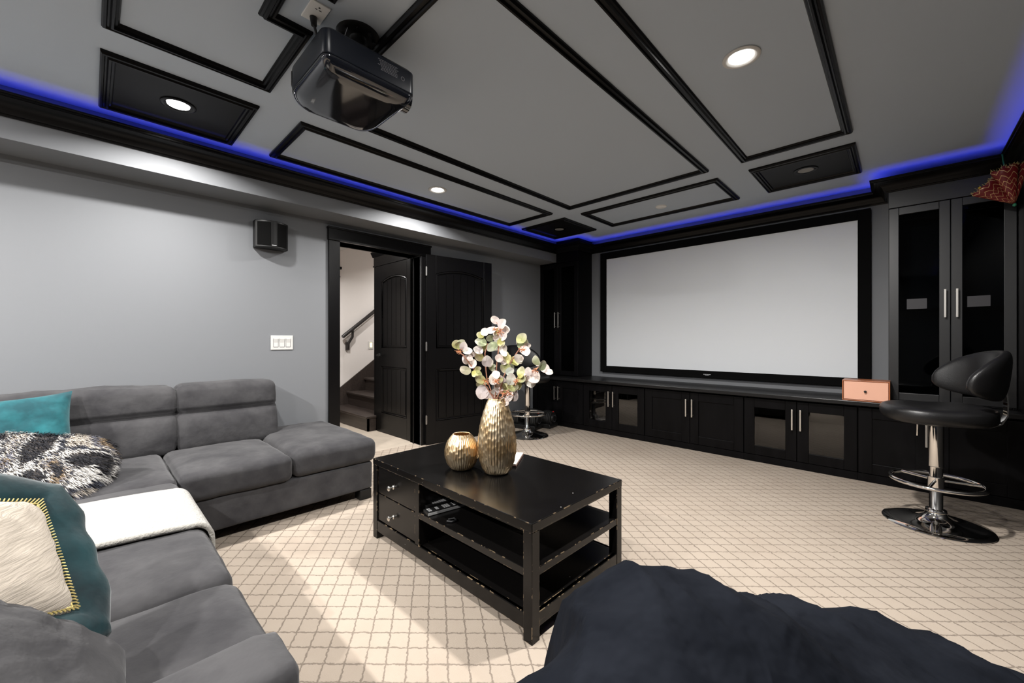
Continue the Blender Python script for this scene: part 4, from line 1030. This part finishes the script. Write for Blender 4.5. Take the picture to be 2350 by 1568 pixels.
# ruffled teal and cream pillow
def ruffle_pillow():
    o = thing('ruffled_cushion', 'cream cushion with wide teal velvet border and gold stitching', 'cushion', (-1.46, -.16, .43))
    mtx = frame_mtx((-1.262, -.178, .685), (-.55, .755, -.36), (.414, .618, .665))
    w_, h_ = .27, .27
    cr = pillow(w_ + .04, h_ + .04, .13, 26, .06, .006, seed=2).xf(mtx)
    weld(cr.build('centre_panel', M['cream_cloth'], o, smooth=180, label='gathered cream cotton centre'))
    # border: a soft padded tube-like flange round the square
    def per(t):
        t = (t % 1) * 4; k = int(t); u = t - k; a, b = w_ / 2, h_ / 2
        return [(-a + 2 * a * u, -b), (a, -b + 2 * b * u), (a - 2 * a * u, b), (-a, b - 2 * b * u)][k]
    def fl(a, b):
        x, y = per(a); th = atan2(y, x); ph = 2 * pi * b
        n_ = Vector((x, y)); m = max(abs(x) / (w_ / 2), abs(y) / (h_ / 2)); corner = min(abs(x) / (w_ / 2), abs(y) / (h_ / 2))
        d = Vector((x, y)).normalized() if corner > .85 else (Vector((math.copysign(1, x), 0)) if abs(x) / w_ > abs(y) / h_ else Vector((0, math.copysign(1, y))))
        sc_ = 1 + .10 * N((x * 9, y * 9, .3)) + .06 * sin(a * 2 * pi * 11)
        rad = .052 * sc_; rz_ = .030 * sc_ * (1 + .25 * N((x * 14, y * 14, 4)))
        cx, cy = x + d.x * .048, y + d.y * .048
        return mtx @ Vector((cx + d.x * rad * cos(ph), cy + d.y * rad * cos(ph), .012 + rz_ * sin(ph)))
    MB().grid(fl, 120, 18, wrapu=True)._add([], []).build('border', M['teal_dark'], o, smooth=180, label='padded teal velvet border')
    gd = MB()
    for k in range(150):
        t = k / 150; x, y = per(t); p = mtx @ Vector((x * .985, y * .985, .034))
        x2, y2 = x * 1.06, y * 1.06; p2 = mtx @ Vector((x2, y2, .040))
        gd.ring_tube([p, (p + p2) / 2 + (mtx.to_3x3() @ Vector((0, 0, .003))), p2], .0017, 5)
    gd.ring_tube([mtx @ Vector((per(k / 200)[0] * .99, per(k / 200)[1] * .99, .035)) for k in range(200)], .0022, 6, closed=True)
    gd.build('stitching', M['goldthread'], o, label='gold blanket stitching')
ruffle_pillow()

# ------------------------------------------------------------------ bean bag
def bean():
    out = [(-.630, .30), (-.590, .68), (-.675, .84), (-.46, 1.07), (-.286, 1.405), (-.07, 1.585), (.25, 1.64), (.50, 1.36), (.36, 1.0), (.40, .5), (.25, .16), (-.1, .06), (-.42, .10)]
    cen = Vector((-.13, .72))
    n = len(out)
    def edge(a):
        # closed Catmull-Rom through the outline
        t = (a % 1) * n; k = int(t); u = t - k
        p = [Vector(out[(k + j) % n]) for j in (-1, 0, 1, 2)]
        return .5 * (2 * p[1] + (p[2] - p[0]) * u + (2 * p[0] - 5 * p[1] + 4 * p[2] - p[3]) * u * u + (3 * p[1] - p[0] - 3 * p[2] + p[3]) * u ** 3)
    def top(x, y):
        return .415 + .205 * math.exp(-(((x + .38) / .36) ** 2 + ((y - .825) / .45) ** 2))
    def fn(a, b):
        e = edge(a); ph = b * pi / 2 * 1.0
        if b < .25:
            k = b / .25; rad = .90 + .10 * smooth01(k); zf = .36 * k
        else:
            k = (b - .25) / .75; rad = cos(k * pi / 2) ** .62; zf = .36 + .64 * sin(k * pi / 2) ** .8
        p = cen + (e - cen) * rad
        hgt = top(p.x, p.y) * zf
        u_ = p.x * .55 + p.y * .85; w_ = p.x * .85 - p.y * .55
        def ridge(a_, b_, c_): return (1 - abs(N((a_, b_, c_)) * 2)) ** 3
        fold = .030 * N((w_ * 2.0, u_ * 5.0, hgt * 2)) + .022 * ridge(w_ * 2.4, u_ * 6.0, 3.1) + .007 * ridge(w_ * 5 + 3, u_ * 9, 5.1) + .016 * N((w_ * 3 + 9, u_ * 9, 1))
        q = Vector((p.x, p.y, hgt)); d = Vector(((p - cen).x * .7, (p - cen).y * .7, .5)).normalized()
        return q + d * fold * smooth01(b * 5)
    m = MB().grid(fn, 180, 80, wrapu=True)
    o = thing('bean_bag', 'large navy black bean bag slumped in the foreground', 'bean bag', (-.13, .72, 0))
    m.build('cover', M['bean'], o, smooth=180)
    sm = MB()
    for a in (.50,):
        sm.ring_tube([Vector(fn(a + .03 * sin(k / 40 * 3), .05 + .94 * k / 40)) - Vector((0, 0, .001)) for k in range(41)], .0030, 6)
    sm.build('seam', M['bean'], o, smooth=60)
bean()

# ------------------------------------------------------------------ red hanging ornament
def ornament():
    o = thing('hanging_ornament', 'red cloth cone ornament with gold zigzags hanging from the crown moulding', 'ornament', (.50, 4.20, 2.15))
    apex = Vector((.535, 4.20, 2.020))
    for k, (dr, L, rad) in enumerate((((-.66, -.12, .66), .195, .060), ((-.20, -.22, 1.0), .235, .055), ((.02, -.05, 1.0), .245, .055))):
        d = Vector(dr).normalized(); mt_ = frame_mtx(apex, (0, 1, 0), d)
        m = MB(); nu, nv = 28, 10
        def fn(a, b):
            w = 2 * pi * a; r = .004 + rad * b ** .9; f = 1 + .07 * sin(5 * w) * b
            return mt_ @ Vector((r * .62 * f * cos(w), r * 1.0 * f * sin(w), L * b + .006 * sin(7 * w) * b))
        m.grid(fn, nu, nv, wrapu=True)
        co = m.build('cone', M['zigzag'], o, smooth=60, solid=.003)
        uvl = co.data.uv_layers.new(name='UVMap')
        for p in co.data.polygons:
            for li in p.loop_indices:
                vi = co.data.loops[li].vertex_index; i, j = divmod(vi, nv)
                u = i / nu
                if i == 0 and any(co.data.loops[q].vertex_index // nv == nu - 1 for q in p.loop_indices): u = 1.0
                uvl.data[li].uv = (u, j / (nv - 1))
        fr_ = MB()
        for q in range(26):
            w = 2 * pi * q / 26; p0 = fn(w / (2 * pi), 1.0); rr = random.Random(q + k * 31)
            fr_.ring_tube([p0, p0 + d * .012 + Vector((rr.uniform(-.008, .008), rr.uniform(-.008, .008), rr.uniform(-.004, .008)))], [.0014, .0006], 4)
        fr_.build('fringe', M['goldthread'], o)
    MB().lathe([(0, -.012), (.009, -.006), (.010, 0), (.007, .008), (0, .012)], tuple(apex + Vector((.002, 0, -.012))), 14).build('bead', M['green_string'], o, smooth=60, label='green bead')
    MB().lathe([(0, -.008), (.008, 0), (0, .008)], (.385, 4.18, 2.155), 12).build('bead', M['yellow'], o, smooth=60, label='yellow bead')
    MB().ring_tube([(.505, 4.36, 2.40), (.497, 4.31, 2.412), (.495, 4.292, 2.402), (.497, 4.27, 2.33), (.50, 4.22, 2.26), (.51, 4.195, 2.21)], .0045, 8).build('string', M['green_string'], o, smooth=60)
ornament()

# ------------------------------------------------------------------ camera, world, view
cam = bpy.data.cameras.new('camera'); co = bpy.data.objects.new('camera', cam); COL.objects.link(co)
cam.sensor_width = 36; cam.sensor_fit = 'HORIZONTAL'; cam.lens = 36 * F_PX / 2350; cam.shift_y = -(784 - Y0) / 2350; cam.clip_start = .02
co.location = (0, 0, CAM_H); co.rotation_euler = (R(90), 0, YAW); S.camera = co
wd = bpy.data.worlds.new('world'); S.world = wd; wd.use_nodes = True
wd.node_tree.nodes['Background'].inputs[0].default_value = (.5, .5, .5, 1); wd.node_tree.nodes['Background'].inputs[1].default_value = 0.0
S.view_settings.view_transform = 'Standard'; S.view_settings.look = 'None'; S.view_settings.gamma = 1; S.view_settings.use_curve_mapping = False
S.view_settings.exposure = 0.0
S.cycles.max_bounces = 8; S.cycles.diffuse_bounces = 5; S.cycles.glossy_bounces = 5; S.cycles.transparent_max_bounces = 12
S.cycles.caustics_reflective = False; S.cycles.caustics_refractive = False; S.cycles.sample_clamp_indirect = 4
S.cycles.use_denoising = True
